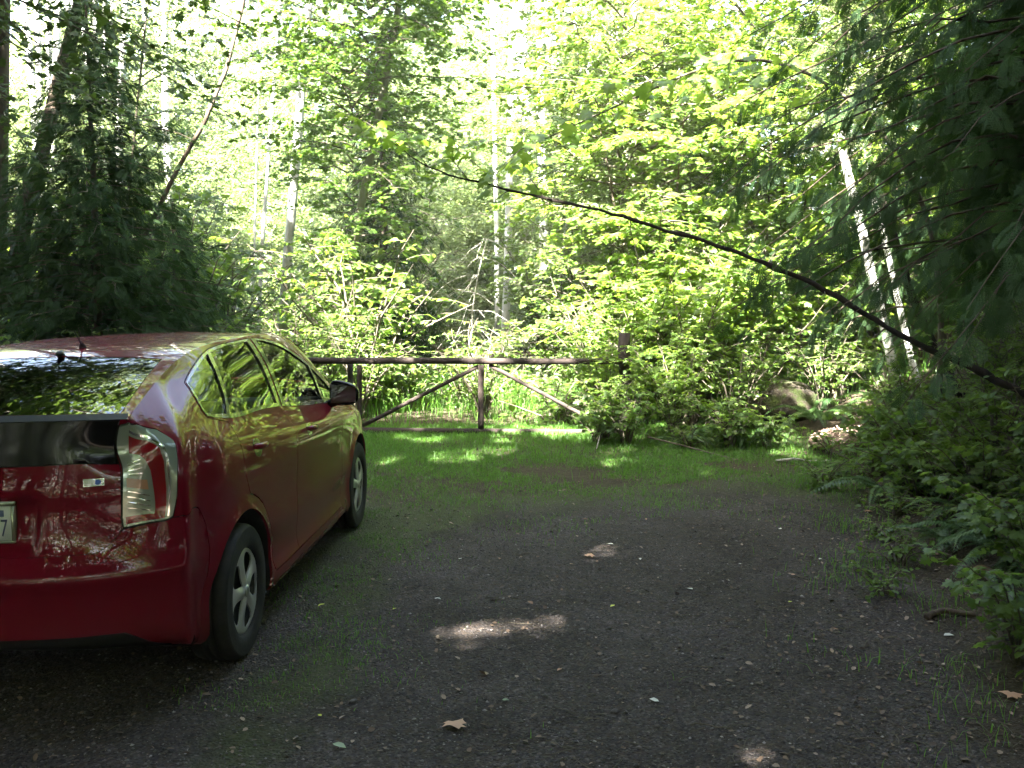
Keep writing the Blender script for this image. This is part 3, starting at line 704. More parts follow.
def crown(seed, H, R, nb, leaf, lsize, dens=1., lo=.0, prof=None, e0=(.2, .6), droop=.35, twig=.9, flat=.5, wood_r=.02, limb_k=5, name='crown', mats=None, leafdrop=.35, tone_by_clump=.35):
    """limbs, twigs and leaves of a broadleaf crown around a vertical axis from z=0 to z=H"""
    r = np.random.default_rng(seed); W = Acc(); Lv = Leaves()
    prof = prof or (lambda h: math.sin(PI * min(1, .12 + h * .88)) ** .7)
    for i in range(nb):
        h = lo + (1 - lo) * ((i + r.uniform(0, 1)) / nb); az = i * 2.399 + r.uniform(-.5, .5); Lb = R * prof(h) * r.uniform(.65, 1.2) + .15
        e = r.uniform(*e0) + .35 * h; d = np.array([math.cos(az), math.sin(az), 0]); s = np.linspace(0, 1, 7)[:, None]
        B = np.array([0, 0, h * H]) + d * Lb * s + np.array([0, 0, 1]) * Lb * (math.tan(min(e, 1.2)) * s - droop * s * s)
        B = sway(B, r, .035 * Lb); rb = wood_r * (Lb / R) ** .7
        W.add(*tube(B, np.linspace(rb, rb * .15, 7), limb_k, False))
        clump = r.uniform(0, 1)
        nt = max(3, int(Lb * 5.0 * dens)); ss = np.clip(.18 + .82 * (np.arange(nt) + r.uniform(0, 1, nt)) / nt, 0, .999)
        for j, sj in enumerate(ss):
            k = int(sj * 6); p = B[k] + (B[k + 1] - B[k]) * (sj * 6 - k); t = unit(B[k + 1] - B[k]); sd = 1 if j % 2 else -1
            a = sd * r.uniform(.6, 1.3); c, s_ = math.cos(a), math.sin(a); td = np.array([t[0] * c - t[1] * s_, t[0] * s_ + t[1] * c, t[2] * .6 + r.normal(0, .18)]); td = unit(td)
            tl = twig * r.uniform(.5, 1.15) * (1.1 - .55 * sj); q = np.linspace(0, 1, 5)[:, None]
            T_ = p + td * tl * q + np.array([0, 0, -.22]) * tl * q * q
            if limb_k >= 4: W.add(*tube(T_, np.linspace(rb * .22 + .0015, .0012, 5), 3, False))
            n = max(2, int(tl / (lsize * .50) * 1.25)); qq = (np.arange(n) + r.uniform(.2, .9, n)) / n * 4; kk = np.minimum(qq.astype(int), 3)
            P = T_[kk] + (T_[kk + 1] - T_[kk]) * (qq - kk)[:, None]
            la = np.where(np.arange(n) % 2, 1, -1) * r.uniform(.4, 1.3, n); D = np.stack([td[0] * np.cos(la) - td[1] * np.sin(la), td[0] * np.sin(la) + td[1] * np.cos(la), r.normal(-leafdrop, .3, n)], 1)
            Nn = np.stack([r.normal(0, flat, n), r.normal(0, flat, n), np.ones(n)], 1)
            Lv.add(P + r.normal(0, lsize * .3, (n, 3)), D, Nn, lsize * r.uniform(.45, 1.4, n), np.clip(r.normal(.45, .2, n) + tone_by_clump * (clump - .5), 0, 1))
    return W, Lv

def conifer(seed, H, R, nb, spray, lo=.05, droop=.5, lift=.25, dens=1., prof=None, rise=0., wood_r=.016, ragged=0., gap=.085):
    """whorled drooping branches clothed in flat hanging sprays"""
    r = np.random.default_rng(seed); W = Acc(); Lv = Leaves()
    prof = prof or (lambda h: (1 - h) ** .8 + .06)
    for i in range(nb):
        h = lo + (1 - lo) * ((i + r.uniform(0, 1)) / nb); az = i * 2.399 + r.uniform(-.6, .6); Lb = R * prof(h) * r.uniform(.7, 1.2)
        d = np.array([math.cos(az), math.sin(az), 0]); s = np.linspace(0, 1, 8)[:, None]
        B = np.array([0, 0, h * H]) + d * Lb * s + np.array([0, 0, 1]) * Lb * (rise * s - droop * s * s + lift * s ** 4); B = sway(B, r, .02 * Lb)
        W.add(*tube(B, np.linspace(wood_r * (.4 + Lb / R), .003, 8), 4, False))
        nt = max(4, int(Lb / gap * dens)); sj = np.clip(.12 + .88 * (np.arange(nt) + r.uniform(0, 1, nt)) / nt, 0, .999) * 7; k = sj.astype(int)
        P = B[k] + (B[k + 1] - B[k]) * (sj - k)[:, None]; t = unit(B[k + 1] - B[k]); a = np.where(np.arange(nt) % 2, 1, -1) * r.uniform(.25, 1.05, nt)
        D = np.stack([t[:, 0] * np.cos(a) - t[:, 1] * np.sin(a), t[:, 0] * np.sin(a) + t[:, 1] * np.cos(a), t[:, 2] - r.uniform(.15, .75, nt)], 1)
        Nn = np.stack([r.normal(0, .35, nt), r.normal(0, .35, nt), np.ones(nt)], 1) + .3 * d
        if ragged: Nn = Nn + r.normal(0, ragged, (nt, 3)); D = D + r.normal(0, ragged * .55, (nt, 3)); P = P + r.normal(0, spray * ragged * .5, (nt, 3))
        Lv.add(P, D, Nn, spray * r.uniform(.6, 1.2, nt) * (1.1 - .4 * sj / 7), np.clip(r.normal(.45, .22, nt), 0, 1))
    return W, Lv

def fern(seed, n=13, Lf=.75):
    r = np.random.default_rng(seed); V, F, T = [], [], []; m = 0
    for i in range(n):
        az = i * 2.399 + r.uniform(-.3, .3); l = Lf * r.uniform(.7, 1.15); e = r.uniform(.7, 1.25); s = np.linspace(0, 1, 30)
        d = np.array([math.cos(az), math.sin(az), 0]); sd = np.array([-d[1], d[0], 0]); tw = r.normal(0, .15)
        P = d * (l * .82 * s)[:, None] + np.array([0, 0, 1]) * (l * (math.sin(e) * .9 * s - .75 * s ** 2.2))[:, None] + sd * (tw * l * s * s)[:, None]
        t = unit(np.gradient(P, axis=0)); up = unit(np.cross(t, np.broadcast_to(sd, t.shape))); up *= np.sign(up[:, 2:3] + 1e-6)
        w = .13 * l * np.sin(PI * np.clip(s * .93 + .07, 0, 1)) ** .6 * (1 - .35 * s); w[:3] *= .15
        for sgn in (-1, 1):
            pd = unit(sgn * sd + .35 * t - .18 * up); h = .014 * l / .75
            A = P; B = P + pd * (w * .5)[:, None] + t * (h * .9); C = P + pd * w[:, None] + t * .006 - up * (w * .15)[:, None]; D_ = P + pd * (w * .5)[:, None] - t * (h * .9)
            q = np.stack([A, B, C, D_], 1).reshape(-1, 3); k = np.arange(30)[:, None] * 4 + m
            V.append(q); F.append(np.concatenate([k + [0, 1, 2], k + [0, 2, 3]])); T.append(np.full(120, np.clip(.45 + r.normal(0, .2), 0, 1))); m += 120
        tv, tf = tube(P[::3], np.linspace(.004, .0012, 10), 3, False); V.append(tv); F.append(tf + m); T.append(np.full(len(tv), .5)); m += len(tv)
    return np.concatenate(V), np.concatenate(F), np.concatenate(T)

def tone_mesh(name, V, F, T, mat):
    me = np_mesh(name, V, F); a = me.attributes.new('tone', 'FLOAT', 'POINT'); a.data.foreach_set('value', np.asarray(T, np.float32)); me.materials.append(mat); return me

def shrub(seed, H, R, ns, leaf, lsize, dens=1., flat=.55):
    """several arching stems from the ground with leafy side shoots"""
    r = np.random.default_rng(seed); W = Acc(); Lv = Leaves()
    for i in range(ns):
        az = i * 2.399 + r.uniform(-.6, .6); l = H * r.uniform(.65, 1.15); out = R * r.uniform(.25, 1.1); d = np.array([math.cos(az), math.sin(az), 0]); s = np.linspace(0, 1, 8)[:, None]
        B = d * (.06 + out * s ** 1.6) + np.array([0, 0, 1]) * l * (1.25 * s - .3 * s * s); B = sway(B, r, .02 * H); W.add(*tube(B, np.linspace(.009 + .004 * H, .003, 8), 5, False))
        nt = max(5, int(l * 9 * dens)); clump = r.uniform(0, 1)
        for j in range(nt):
            sj = (.2 + .8 * (j + r.uniform(0, 1)) / nt) * 6.99; k = int(sj); p = B[k] + (B[k + 1] - B[k]) * (sj - k); a = r.uniform(0, 2 * PI)
            td = unit(np.array([math.cos(a), math.sin(a), r.uniform(-.1, .6)])); tl = r.uniform(.15, .45) * min(1., .5 + H * .3); q = np.linspace(0, 1, 4)[:, None]; T_ = p + td * tl * q + np.array([0, 0, -.2]) * tl * q * q
            W.add(*tube(T_, np.linspace(.004, .0015, 4), 3, False))
            n = max(3, int(tl / (lsize * .55))); qq = (np.arange(n) + r.uniform(.3, .95, n)) / n * 3; kk = np.minimum(qq.astype(int), 2); P = T_[kk] + (T_[kk + 1] - T_[kk]) * (qq - kk)[:, None]
            la = r.uniform(-1.4, 1.4, n); D = np.stack([td[0] * np.cos(la) - td[1] * np.sin(la), td[0] * np.sin(la) + td[1] * np.cos(la), r.normal(-.3, .35, n)], 1)
            Nn = np.stack([r.normal(0, flat, n), r.normal(0, flat, n), np.ones(n)], 1)
            Lv.add(P, D, Nn, lsize * r.uniform(.6, 1.25, n), np.clip(r.normal(.45, .2, n) + .4 * (clump - .5), 0, 1))
    return W, Lv
# ------------------------------------------------------------------ ground
def sstep(a, b, x): t = np.clip((x - a) / (b - a), 0, 1); return t * t * (3 - 2 * t)
def wob(x, y, s=1.): return np.sin(1.7 * s * x + .9 * np.sin(1.1 * s * y)) * np.cos(1.3 * s * y + .7 * np.sin(.8 * s * x))
def edge_x(y): return np.interp(y, [0, 3.5, 5, 8, 9.5, 10.6, 13, 20], [1.5, 1.8, 2.2, 2.95, 3.05, 3.35, 3.1, 4.0])
def edge_y(x): return np.interp(x, [-9, -2.5, -1, 0, 1.5, 2.2, 3], [8.0, 7.9, 8.1, 8.6, 9.0, 9.6, 10.2])
def ground_z(x, y):
    x = np.asarray(x, float); y = np.asarray(y, float)
    z = .012 * wob(x, y, 1.3) + .006 * wob(y, x, 3.1)
    near = np.exp(-((x + 2.1) / 2.2) ** 4) * np.exp(-((y - 6) / 4.5) ** 4)
    z = z * (1 - .9 * near) - .024 * np.clip(-1.25 - x, 0, 1.7) * near
    d = x - edge_x(y)
    z = z + .75 * sstep(.1, 3.2, d) + .06 * sstep(0, .5, d) + .09 * np.clip(d - 2, 0, 30) * .6
    z = z + .25 * sstep(-4.3, -7, x) + .035 * np.clip(y - 15, 0, 60) + .05 * wob(x, y, .6) * sstep(12, 20, np.hypot(x, y))
    return z

def ground_mat():
    m, nt, b = new_mat('gravel_and_soil')
    tc = N(nt, 'ShaderNodeTexCoord'); co = tc.outputs['Object']
    a = N(nt, 'ShaderNodeAttribute', attribute_name='gravel')
    nz = N(nt, 'ShaderNodeTexNoise', i_Scale=2.2, i_Detail=8., i_Roughness=.7); L(nt, co, nz.inputs['Vector'])
    msk = N(nt, 'ShaderNodeMath', operation='MULTIPLY_ADD'); L(nt, nz.outputs['Fac'], msk.inputs[0]); msk.inputs[1].default_value = .9; L(nt, a.outputs['Fac'], msk.inputs[2])
    mr = N(nt, 'ShaderNodeMapRange', i_From_Min=.80, i_From_Max=1.10); L(nt, msk.outputs[0], mr.inputs[0])
    # gravel: stones of mixed greys, dark fines between them, brown litter
    v = N(nt, 'ShaderNodeTexVoronoi', i_Scale=75.); L(nt, co, v.inputs['Vector'])
    r1 = ramp(nt, [(0, (.024, .0218, .0218)), (.4, (.047, .0425, .0425)), (.75, (.076, .068, .067)), (1, (.15, .134, .130))]); L(nt, v.outputs['Color'], r1.inputs[0])
    nb = N(nt, 'ShaderNodeTexNoise', i_Scale=1.1, i_Detail=7., i_Roughness=.7); L(nt, co, nb.inputs['Vector'])
    r2 = ramp(nt, [(.36, (.50, .47, .44)), (.5, (.85, .82, .80)), (.64, (1.25, 1.2, 1.2))]); L(nt, nb.outputs['Fac'], r2.inputs[0])
    mu = N(nt, 'ShaderNodeMix', data_type='RGBA', blend_type='MULTIPLY'); mu.inputs[0].default_value = 1; L(nt, r1.outputs[0], mu.inputs[6]); L(nt, r2.outputs[0], mu.inputs[7])
    nl = N(nt, 'ShaderNodeTexNoise', i_Scale=26., i_Detail=6., i_Roughness=.75); L(nt, co, nl.inputs['Vector'])
    r3 = ramp(nt, [(.46, (0, 0, 0)), (.62, (.9, .9, .9))]); L(nt, nl.outputs['Fac'], r3.inputs[0])
    br = N(nt, 'ShaderNodeMix', data_type='RGBA'); L(nt, r3.outputs[0], br.inputs[0]); L(nt, mu.outputs[2], br.inputs[6]); br.inputs[7].default_value = (.062, .046, .034, 1)
    # moss creeping over the gravel
    nm = N(nt, 'ShaderNodeTexNoise', i_Scale=.9, i_Detail=9., i_Roughness=.72); L(nt, co, nm.inputs['Vector'])
    am = N(nt, 'ShaderNodeAttribute', attribute_name='moss'); ma = N(nt, 'ShaderNodeMath', operation='MULTIPLY_ADD'); L(nt, nm.outputs['Fac'], ma.inputs[0]); ma.inputs[1].default_value = 1.; L(nt, am.outputs['Fac'], ma.inputs[2])
    r4 = ramp(nt, [(.80, (0, 0, 0)), (1.25, (.75, .75, .75))]); L(nt, ma.outputs[0], r4.inputs[0])
    mo = N(nt, 'ShaderNodeMix', data_type='RGBA'); L(nt, r4.outputs[0], mo.inputs[0]); L(nt, br.outputs[2], mo.inputs[6]); mo.inputs[7].default_value = (.055, .070, .022, 1)
    # forest soil
    ns = N(nt, 'ShaderNodeTexNoise', i_Scale=14., i_Detail=8., i_Roughness=.7); L(nt, co, ns.inputs['Vector'])
    r5 = ramp(nt, [(.3, (.020, .015, .010)), (.55, (.055, .042, .026)), (.75, (.085, .070, .045))]); L(nt, ns.outputs['Fac'], r5.inputs[0])
    fi = N(nt, 'ShaderNodeMix', data_type='RGBA'); L(nt, mr.outputs[0], fi.inputs[0]); L(nt, r5.outputs[0], fi.inputs[6]); L(nt, mo.outputs[2], fi.inputs[7]); L(nt, fi.outputs[2], b.inputs['Base Color'])
    ad = N(nt, 'ShaderNodeMath', operation='ADD'); L(nt, v.outputs['Distance'], ad.inputs[0]); L(nt, nl.outputs['Fac'], ad.inputs[1])
    bp = N(nt, 'ShaderNodeBump', i_Strength=1., i_Distance=.02, invert=True); L(nt, ad.outputs[0], bp.inputs['Height']); L(nt, bp.outputs[0], b.inputs['Normal'])
    b.inputs['Roughness'].default_value = .92; b.inputs['Specular IOR Level'].default_value = .2
    return m
def gravel_mask(x, y):
    return np.clip(.5 + .55 * (edge_x(y) - x) / .6, 0, 1) * np.clip(.5 + .5 * (edge_y(x) - y) / 1.0, 0, 1) * np.clip((x + 5.0 + .2 * np.sin(y * 1.7)) / .8, 0, 1)
def build_ground():
    n = 300; q = np.linspace(-1, 1, n); gx = np.sign(q) * (np.abs(q) * 9 + 140 * np.abs(q) ** 5); gy = np.sign(q) * (np.abs(q) * 11 + 140 * np.abs(q) ** 5) + 6
    X, Y = np.meshgrid(gx, gy, indexing='ij'); X, Y = X.ravel(), Y.ravel(); V = np.stack([X, Y, ground_z(X, Y)], 1)
    i = (np.arange(n - 1)[:, None] * n + np.arange(n - 1)[None]).ravel(); F = np.stack([i, i + n, i + n + 1, i + 1], 1)
    me = np_mesh('ground', V, F)
    for nm, val in (('gravel', gravel_mask(X, Y)), ('moss', .42 * np.exp(-((X + .95) / .5) ** 2) * sstep(10, 5, np.abs(Y - 2)) + .45 * sstep(6.6, 8.4, Y - .25 * X) + .18 * np.exp(-((X - edge_x(Y)) / .5) ** 2))):
        a = me.attributes.new(nm, 'FLOAT', 'POINT'); a.data.foreach_set('value', np.asarray(val, np.float32))
    tag(link('ground', me, None, [ground_mat()]), kind='structure')

def scatter(n, x0, x1, y0, y1, dens):
    """random points kept with probability dens(x,y)"""
    x = rng.uniform(x0, x1, n); y = rng.uniform(y0, y1, n); k = rng.uniform(0, 1, n) < dens(x, y); return x[k], y[k]
def in_view(x, y, m=.08): return (np.abs(x) < (.507 + m) * np.maximum(y, .5) + .4)

def build_ground_cover():
    # loose stones
    x, y = scatter(90000, -4.5, 4, 2.9, 10.2, lambda x, y: in_view(x, y) * gravel_mask(x, y) * np.clip(1.3 - y / 10, .15, 1))
    n = len(x); o = np.array([(1, 0, 0), (0, 1, 0), (-1, 0, 0), (0, -1, 0), (0, 0, 1), (.2, .1, -1)], float); f = np.array([(0, 1, 4), (1, 2, 4), (2, 3, 4), (3, 0, 4), (1, 0, 5), (2, 1, 5), (3, 2, 5), (0, 3, 5)])
    s = .0028 + .0065 * rng.random(n) ** 3.2; s[rng.random(n) < .012] *= 2.1; a = rng.uniform(0, 2 * PI, n); st = rng.uniform(.6, 1.4, (n, 6, 1)); P = o[None] * st * (s[:, None, None] * np.array([1.2, .85, .6]))
    ca, sa = np.cos(a)[:, None], np.sin(a)[:, None]; P = np.stack([P[..., 0] * ca - P[..., 1] * sa + x[:, None], P[..., 0] * sa + P[..., 1] * ca + y[:, None], P[..., 2] + (ground_z(x, y) + s * .3)[:, None]], -1)
    me = np_mesh('gravel', P.reshape(-1, 3), (f[None] + (np.arange(n) * 6)[:, None, None]).reshape(-1, 3)); at_ = me.attributes.new('tone', 'FLOAT', 'POINT'); at_.data.foreach_set('value', np.repeat(rng.random(n), 6).astype(np.float32))
    m, nt, b = new_mat('loose_stone'); t = N(nt, 'ShaderNodeAttribute', attribute_name='tone'); r = ramp(nt, [(0, (.035, .032, .033)), (.6, (.078, .070, .068)), (.93, (.14, .128, .12)), (1, (.28, .26, .25))]); L(nt, t.outputs['Fac'], r.inputs[0]); L(nt, r.outputs[0], b.inputs['Base Color']); b.inputs['Roughness'].default_value = .85
    tag(link('gravel', me, None, [m], False), kind='stuff')
    # leaf litter: small curled scraps, and needles
    x, y = scatter(60000, -4.5, 6, 2.9, 11.5, lambda x, y: in_view(x, y) * (.20 + .30 * np.clip(wob(x, y, 1.6) + .3, 0, 1) + .55 * np.exp(-((x - edge_x(y)) / .9) ** 2)) * np.clip(1.4 - y / 10, .2, 1))
    n = len(x); Lv = Leaves(); a = rng.uniform(0, 2 * PI, n); Lv.add(np.stack([x, y, ground_z(x, y) + .006], 1), np.stack([np.cos(a), np.sin(a), rng.normal(.1, .2, n)], 1), np.stack([rng.normal(0, .4, n), rng.normal(0, .4, n), np.ones(n)], 1), .006 + .032 * rng.random(n) ** 3., rng.random(n))
    V, F, T = leaf_geo('oval', *Lv.arrays()); m, nt, b = new_mat('dead_leaf'); t = N(nt, 'ShaderNodeAttribute', attribute_name='tone'); r = ramp(nt, [(0, (.030, .020, .013)), (.5, (.085, .055, .034)), (.85, (.15, .105, .07)), (1, (.26, .20, .15))]); L(nt, t.outputs['Fac'], r.inputs[0]); L(nt, r.outputs[0], b.inputs['Base Color']); b.inputs['Roughness'].default_value = .8
    M['dead_leaf'] = m
    tag(link('leaf_litter', tone_mesh('leaf_litter', V, F, T, m), None, None, False), kind='stuff')
    A = Acc()
    x, y = scatter(8000, -3.5, 5, 3, 10, lambda x, y: in_view(x, y) * np.clip(1.3 - y / 10, .2, 1) * (.35 + .65 * np.exp(-((x - edge_x(y)) / 1.2) ** 2)))
    for xx, yy in zip(x, y):
        a = rng.uniform(0, PI); l = rng.uniform(.02, .11); bnd = rng.normal(0, .15); s = np.array([-.5, 0, .5]); px_ = xx + l * s * math.cos(a) - bnd * l * np.abs(s) * math.sin(a); py_ = yy + l * s * math.sin(a) + bnd * l * np.abs(s) * math.cos(a)
        A.add(*tube(np.stack([px_, py_, ground_z(px_, py_) + .006], 1), rng.uniform(.0008, .0024), 4, False))
    tag(link('twig_litter', A.mesh('twig_litter'), None, [M['twig']]), kind='stuff')

def blades(x, y, h, w, lean=.45, tone=None):
    n = len(x); a = rng.uniform(0, 2 * PI, n); l = np.abs(rng.normal(0, lean, n)) + .1; d = np.stack([np.cos(a), np.sin(a), np.zeros(n)], 1); sd = np.stack([-d[:, 1], d[:, 0], d[:, 2]], 1); up = np.array([0, 0, 1.])
    P = np.stack([x, y, ground_z(x, y) - .004], 1); m = P + up * (h * .55)[:, None] + d * (h * l * .3)[:, None]; t = P + up * (h * (1 - .25 * l))[:, None] + d * (h * l * .95)[:, None]
    V = np.stack([P - sd * (w * .5)[:, None], P + sd * (w * .5)[:, None], m + sd * (w * .45)[:, None], m - sd * (w * .45)[:, None], t], 1).reshape(-1, 3)
    F = (np.array([(0, 1, 2), (0, 2, 3), (3, 2, 4)])[None] + (np.arange(n) * 5)[:, None, None]).reshape(-1, 3)
    return V, F, np.repeat(np.clip(rng.normal(.5, .22, n), 0, 1), 5)
def build_grass():
    parts = []
    def zone(n, x0, x1, y0, y1, dens, h0, h1, w=.0045, lean=.45):
        x, y = scatter(n, x0, x1, y0, y1, lambda x, y: dens(x, y) * in_view(x, y, .45 if x0 < -8 else .15)); hh = (h0 + (h1 - h0) * rng.random(len(x)) ** 1.6) if not callable(h0) else h0(x, y) * rng.uniform(.5, 1.25, len(x)); parts.append(blades(x, y, hh, w * rng.uniform(.7, 1.4, len(x)), lean))
    patch = lambda x, y, s=1.4: np.clip(.5 + .9 * wob(x + .3, y, s) + .45 * wob(y, x, 3.3 * s), 0, 1)
    green = lambda x, y: (1 - gravel_mask(x, y + .15 * wob(x, y, 4))) * sstep(7.6, 9.6, y - .12 * np.abs(x)) * sstep(3.9, 3.0, x) * (y < 13.2)
    zone(170000, -4.2, 3.6, 7.4, 13.2, lambda x, y: np.where(y < 10.6, np.clip(green(x, y) * 1.3 * np.clip(1.9 * patch(x, y, 1.7) - .35 + .8 * sstep(9, 10.6, y), 0, 1), 0, 1), green(x, y) * (.45 + .55 * patch(x, y, 1.1))), lambda x, y: .03 + .035 * sstep(9, 12.4, y), None, .0046, .6)
    zone(14000, -4, 3.2, 8.2, 13, lambda x, y: green(x, y) * patch(x, y, 2.2), .04, .12, .005, .5)
    zone(60000, -10, 6, 12.6, 19.5, lambda x, y: .75 * np.clip(patch(x, y, .7) + .3, 0, 1), lambda x, y: .07 + .34 * sstep(12.7, 15, y), None, .007, .8)
    # sparse blades at the foot of the car, through the gravel and along the verge
    zone(26000, -1.6, .1, 4.0, 9.2, lambda x, y: .9 * patch(x, y, 2.6) ** 2 * np.exp(-((x + .9) / .42) ** 2), .012, .045, .003, .7)
    zone(30000, -2, 3.0, 6.4, 9.6, lambda x, y: .95 * patch(x, y, 2.0) ** 2 * sstep(6.4, 8.4, y - .3 * np.abs(x - .3)), .018, .065, .003, .7)
    zone(9000, -1.5, 3.0, 3.2, 8, lambda x, y: .25 * np.clip(wob(x, y, 5.1) * wob(y + 2, x, 2.7) - .35, 0, 1), .012, .05, .003, .7)
    zone(22000, 1.1, 4.2, 3.2, 10.4, lambda x, y: .9 * np.exp(-((x - edge_x(y) + .25) / .38) ** 2) * np.clip(.2 + wob(x, y, 2.4), 0, 1), .03, .13, .004, .6)
    zone(24000, -9, -3.6, 1.5, 13, lambda x, y: 1. * patch(x, y, 1.4) * sstep(-4.1, -5, x) + (np.abs(x) > 99), .05, .2, .005, .6)
    V, F, T = [], [], []; m = 0
    for v, f, t in parts: V.append(v); F.append(f + m); T.append(t); m += len(v)
    tag(link('grass', tone_mesh('grass', np.concatenate(V), np.concatenate(F), np.concatenate(T), M['grass']), None, None, False), kind='stuff')

# ------------------------------------------------------------------ light
SUN_AZ = np.array([-.42, -.9075]); SUN_EL = math.radians(51)
SUN = np.array([SUN_AZ[0] * math.cos(SUN_EL), SUN_AZ[1] * math.cos(SUN_EL), math.sin(SUN_EL)])      # towards the sun
def build_light():
    sl = bpy.data.lights.new('sun', 'SUN'); sl.energy = 5.0; sl.angle = math.radians(.5); sl.color = (1, .95, .86)
    so = bpy.data.objects.new('sun', sl); COL.objects.link(so); so.rotation_euler = Vector(SUN).to_track_quat('Z', 'Y').to_euler()
    w = bpy.data.worlds.new('World'); SC.world = w; w.use_nodes = True; nt = w.node_tree
    sk = nt.nodes.new('ShaderNodeTexSky'); sk.sky_type = 'NISHITA'; sk.sun_disc = False; sk.sun_elevation = SUN_EL; sk.sun_rotation = math.atan2(SUN_AZ[0], SUN_AZ[1]); sk.air_density = 1.; sk.dust_density = 4.; sk.ozone_density = .3
    nt.links.new(sk.outputs[0], nt.nodes['Background'].inputs[0]); nt.nodes['Background'].inputs[1].default_value = .05
def build_camera():
    cam = bpy.data.cameras.new('camera'); co = bpy.data.objects.new('camera', cam); COL.objects.link(co); SC.camera = co
    co.location = (0, 0, CAM_H); co.rotation_euler = (PI / 2 - CAM_PITCH, 0, 0); cam.sensor_width = 36; cam.lens = CAM_F / 1024 * 36; cam.clip_end = 600; cam.clip_start = .05
    SC.view_settings.view_transform = 'Standard'; SC.view_settings.look = 'None'; SC.view_settings.exposure = EXPOSURE; SC.view_settings.gamma = 1
    c = SC.cycles; c.use_denoising = True; c.max_bounces = 9; c.diffuse_bounces = 6; c.glossy_bounces = 4; c.transmission_bounces = 4; c.transparent_max_bounces = 8; c.use_adaptive_sampling = True; c.adaptive_threshold = .008; c.volume_bounces = 0; c.caustics_reflective = False; c.caustics_refractive = False; c.sample_clamp_indirect = .6
EXPOSURE = 5.2

def build_glare_haze():  # thin volume added to lift the background the way lens glare does
    m = bpy.data.materials.new('glare_haze_air'); m.use_nodes = True; nt = m.node_tree; nt.nodes.remove(nt.nodes['Principled BSDF'])
    v = nt.nodes.new('ShaderNodeVolumePrincipled'); v.inputs['Density'].default_value = GLARE_HAZE; v.inputs['Color'].default_value = (.95, 1, .93, 1); L(nt, v.outputs[0], nt.nodes['Material Output'].inputs['Volume'])
    bm = bmesh.new(); bmesh.ops.create_cube(bm, size=1)
    for q in bm.verts: q.co = Vector((q.co.x * 320, 6 + q.co.y * 330, -14 + (q.co.z + .5) * 62))
    me = bpy.data.meshes.new('glare_haze'); bm.to_mesh(me); bm.free(); tag(link('glare_haze', me, None, [m], False), kind='stuff')
GLARE_HAZE = .0008
# ------------------------------------------------------------------ planting
def tree_root(name, label, cat, x, y, group=None, z=None):
    o = empty(name, (x, y, float(ground_z(x, y)) if z is None else z)); tag(o, label, cat, group); return o
def trunk_part(root, pts, r0, r1, mat, n=14, k=10, name='trunk', wob_=.004):
    """trunk along world points, from a flared foot"""
    P = smooth_path(pts, n) - np.array(root.location); R = np.linspace(r0, r1, n); R[0] *= 1.35; R[1] *= 1.08
    P[1:-1] += np.random.default_rng(len(bpy.data.objects)).normal(0, wob_, (n - 2, 3)); P[0, 2] -= .1
    A = Acc(); A.add(*tube(P, R, k)); return link(name, A.mesh(name), root, [mat])
def crown_part(root, me, loc, s=1., rz=0., sz=None, name='crown', tilt=(0, 0)):
    o = bpy.data.objects.new(name, me); COL.objects.link(o); o.parent = root; o.location = Vector(loc) - root.location; o.rotation_euler = (tilt[0], tilt[1], rz); o.scale = (s, s, sz or s); return o

def build_protos():
    P = {}
    def fm(name, kind, WL, mats): return foliage_mesh(name, kind, WL[1], WL[0], mats)
    tw, twd = M['twig'], M['bark_dark']
    for i in range(3):
        P['alder%d' % i] = fm('alder_crown', 'oval', crown(20 + i, 7.0, 2.1, 52, 'oval', .085, 1.05, e0=(.1, .5)), [tw, M['alder']])
    for i in range(2):
        P['vine%d' % i] = fm('vine_maple_crown', 'maple', crown(40 + i, 4.2, 2.0, 40, 'maple', .09, 1.05, prof=lambda h: .55 + .45 * math.sin(PI * h), e0=(.0, .35), droop=.25, flat=.32), [tw, M['maple']])
    P['deep'] = fm('shade_tinted_crown', 'maple', crown(47, 4.2, 2.0, 44, 'maple', .085, 1.15, prof=lambda h: .55 + .45 * math.sin(PI * h), e0=(.0, .35), droop=.25, flat=.35), [tw, M['shade_tinted_maple']])
    for i in range(3):
        P['shrub%d' % i] = fm('shrub_foliage', 'oval', shrub(60 + i, 1.3, .8, 15, 'oval', .07), [tw, M['shrub']])
    P['bramble'] = fm('bramble_foliage', 'maple', shrub(70, .75, .7, 12, 'maple', .10, 1.1), [tw, M['shrub']])
    P['bigshrub'] = fm('maple_shrub_foliage', 'maple', shrub(75, 2.0, 1.1, 19, 'maple', .085, 1.0, .45), [tw, M['maple']])
    P['low'] = fm('low_plant_leaves', 'oval', shrub(77, .32, .35, 9, 'oval', .075, 1.5, .4), [tw, M['shrub']])
    for i in range(3):
        v, f, t = fern(90 + i); P['fern%d' % i] = tone_mesh('fern_fronds', v, f, t, M['fern'])
    return P

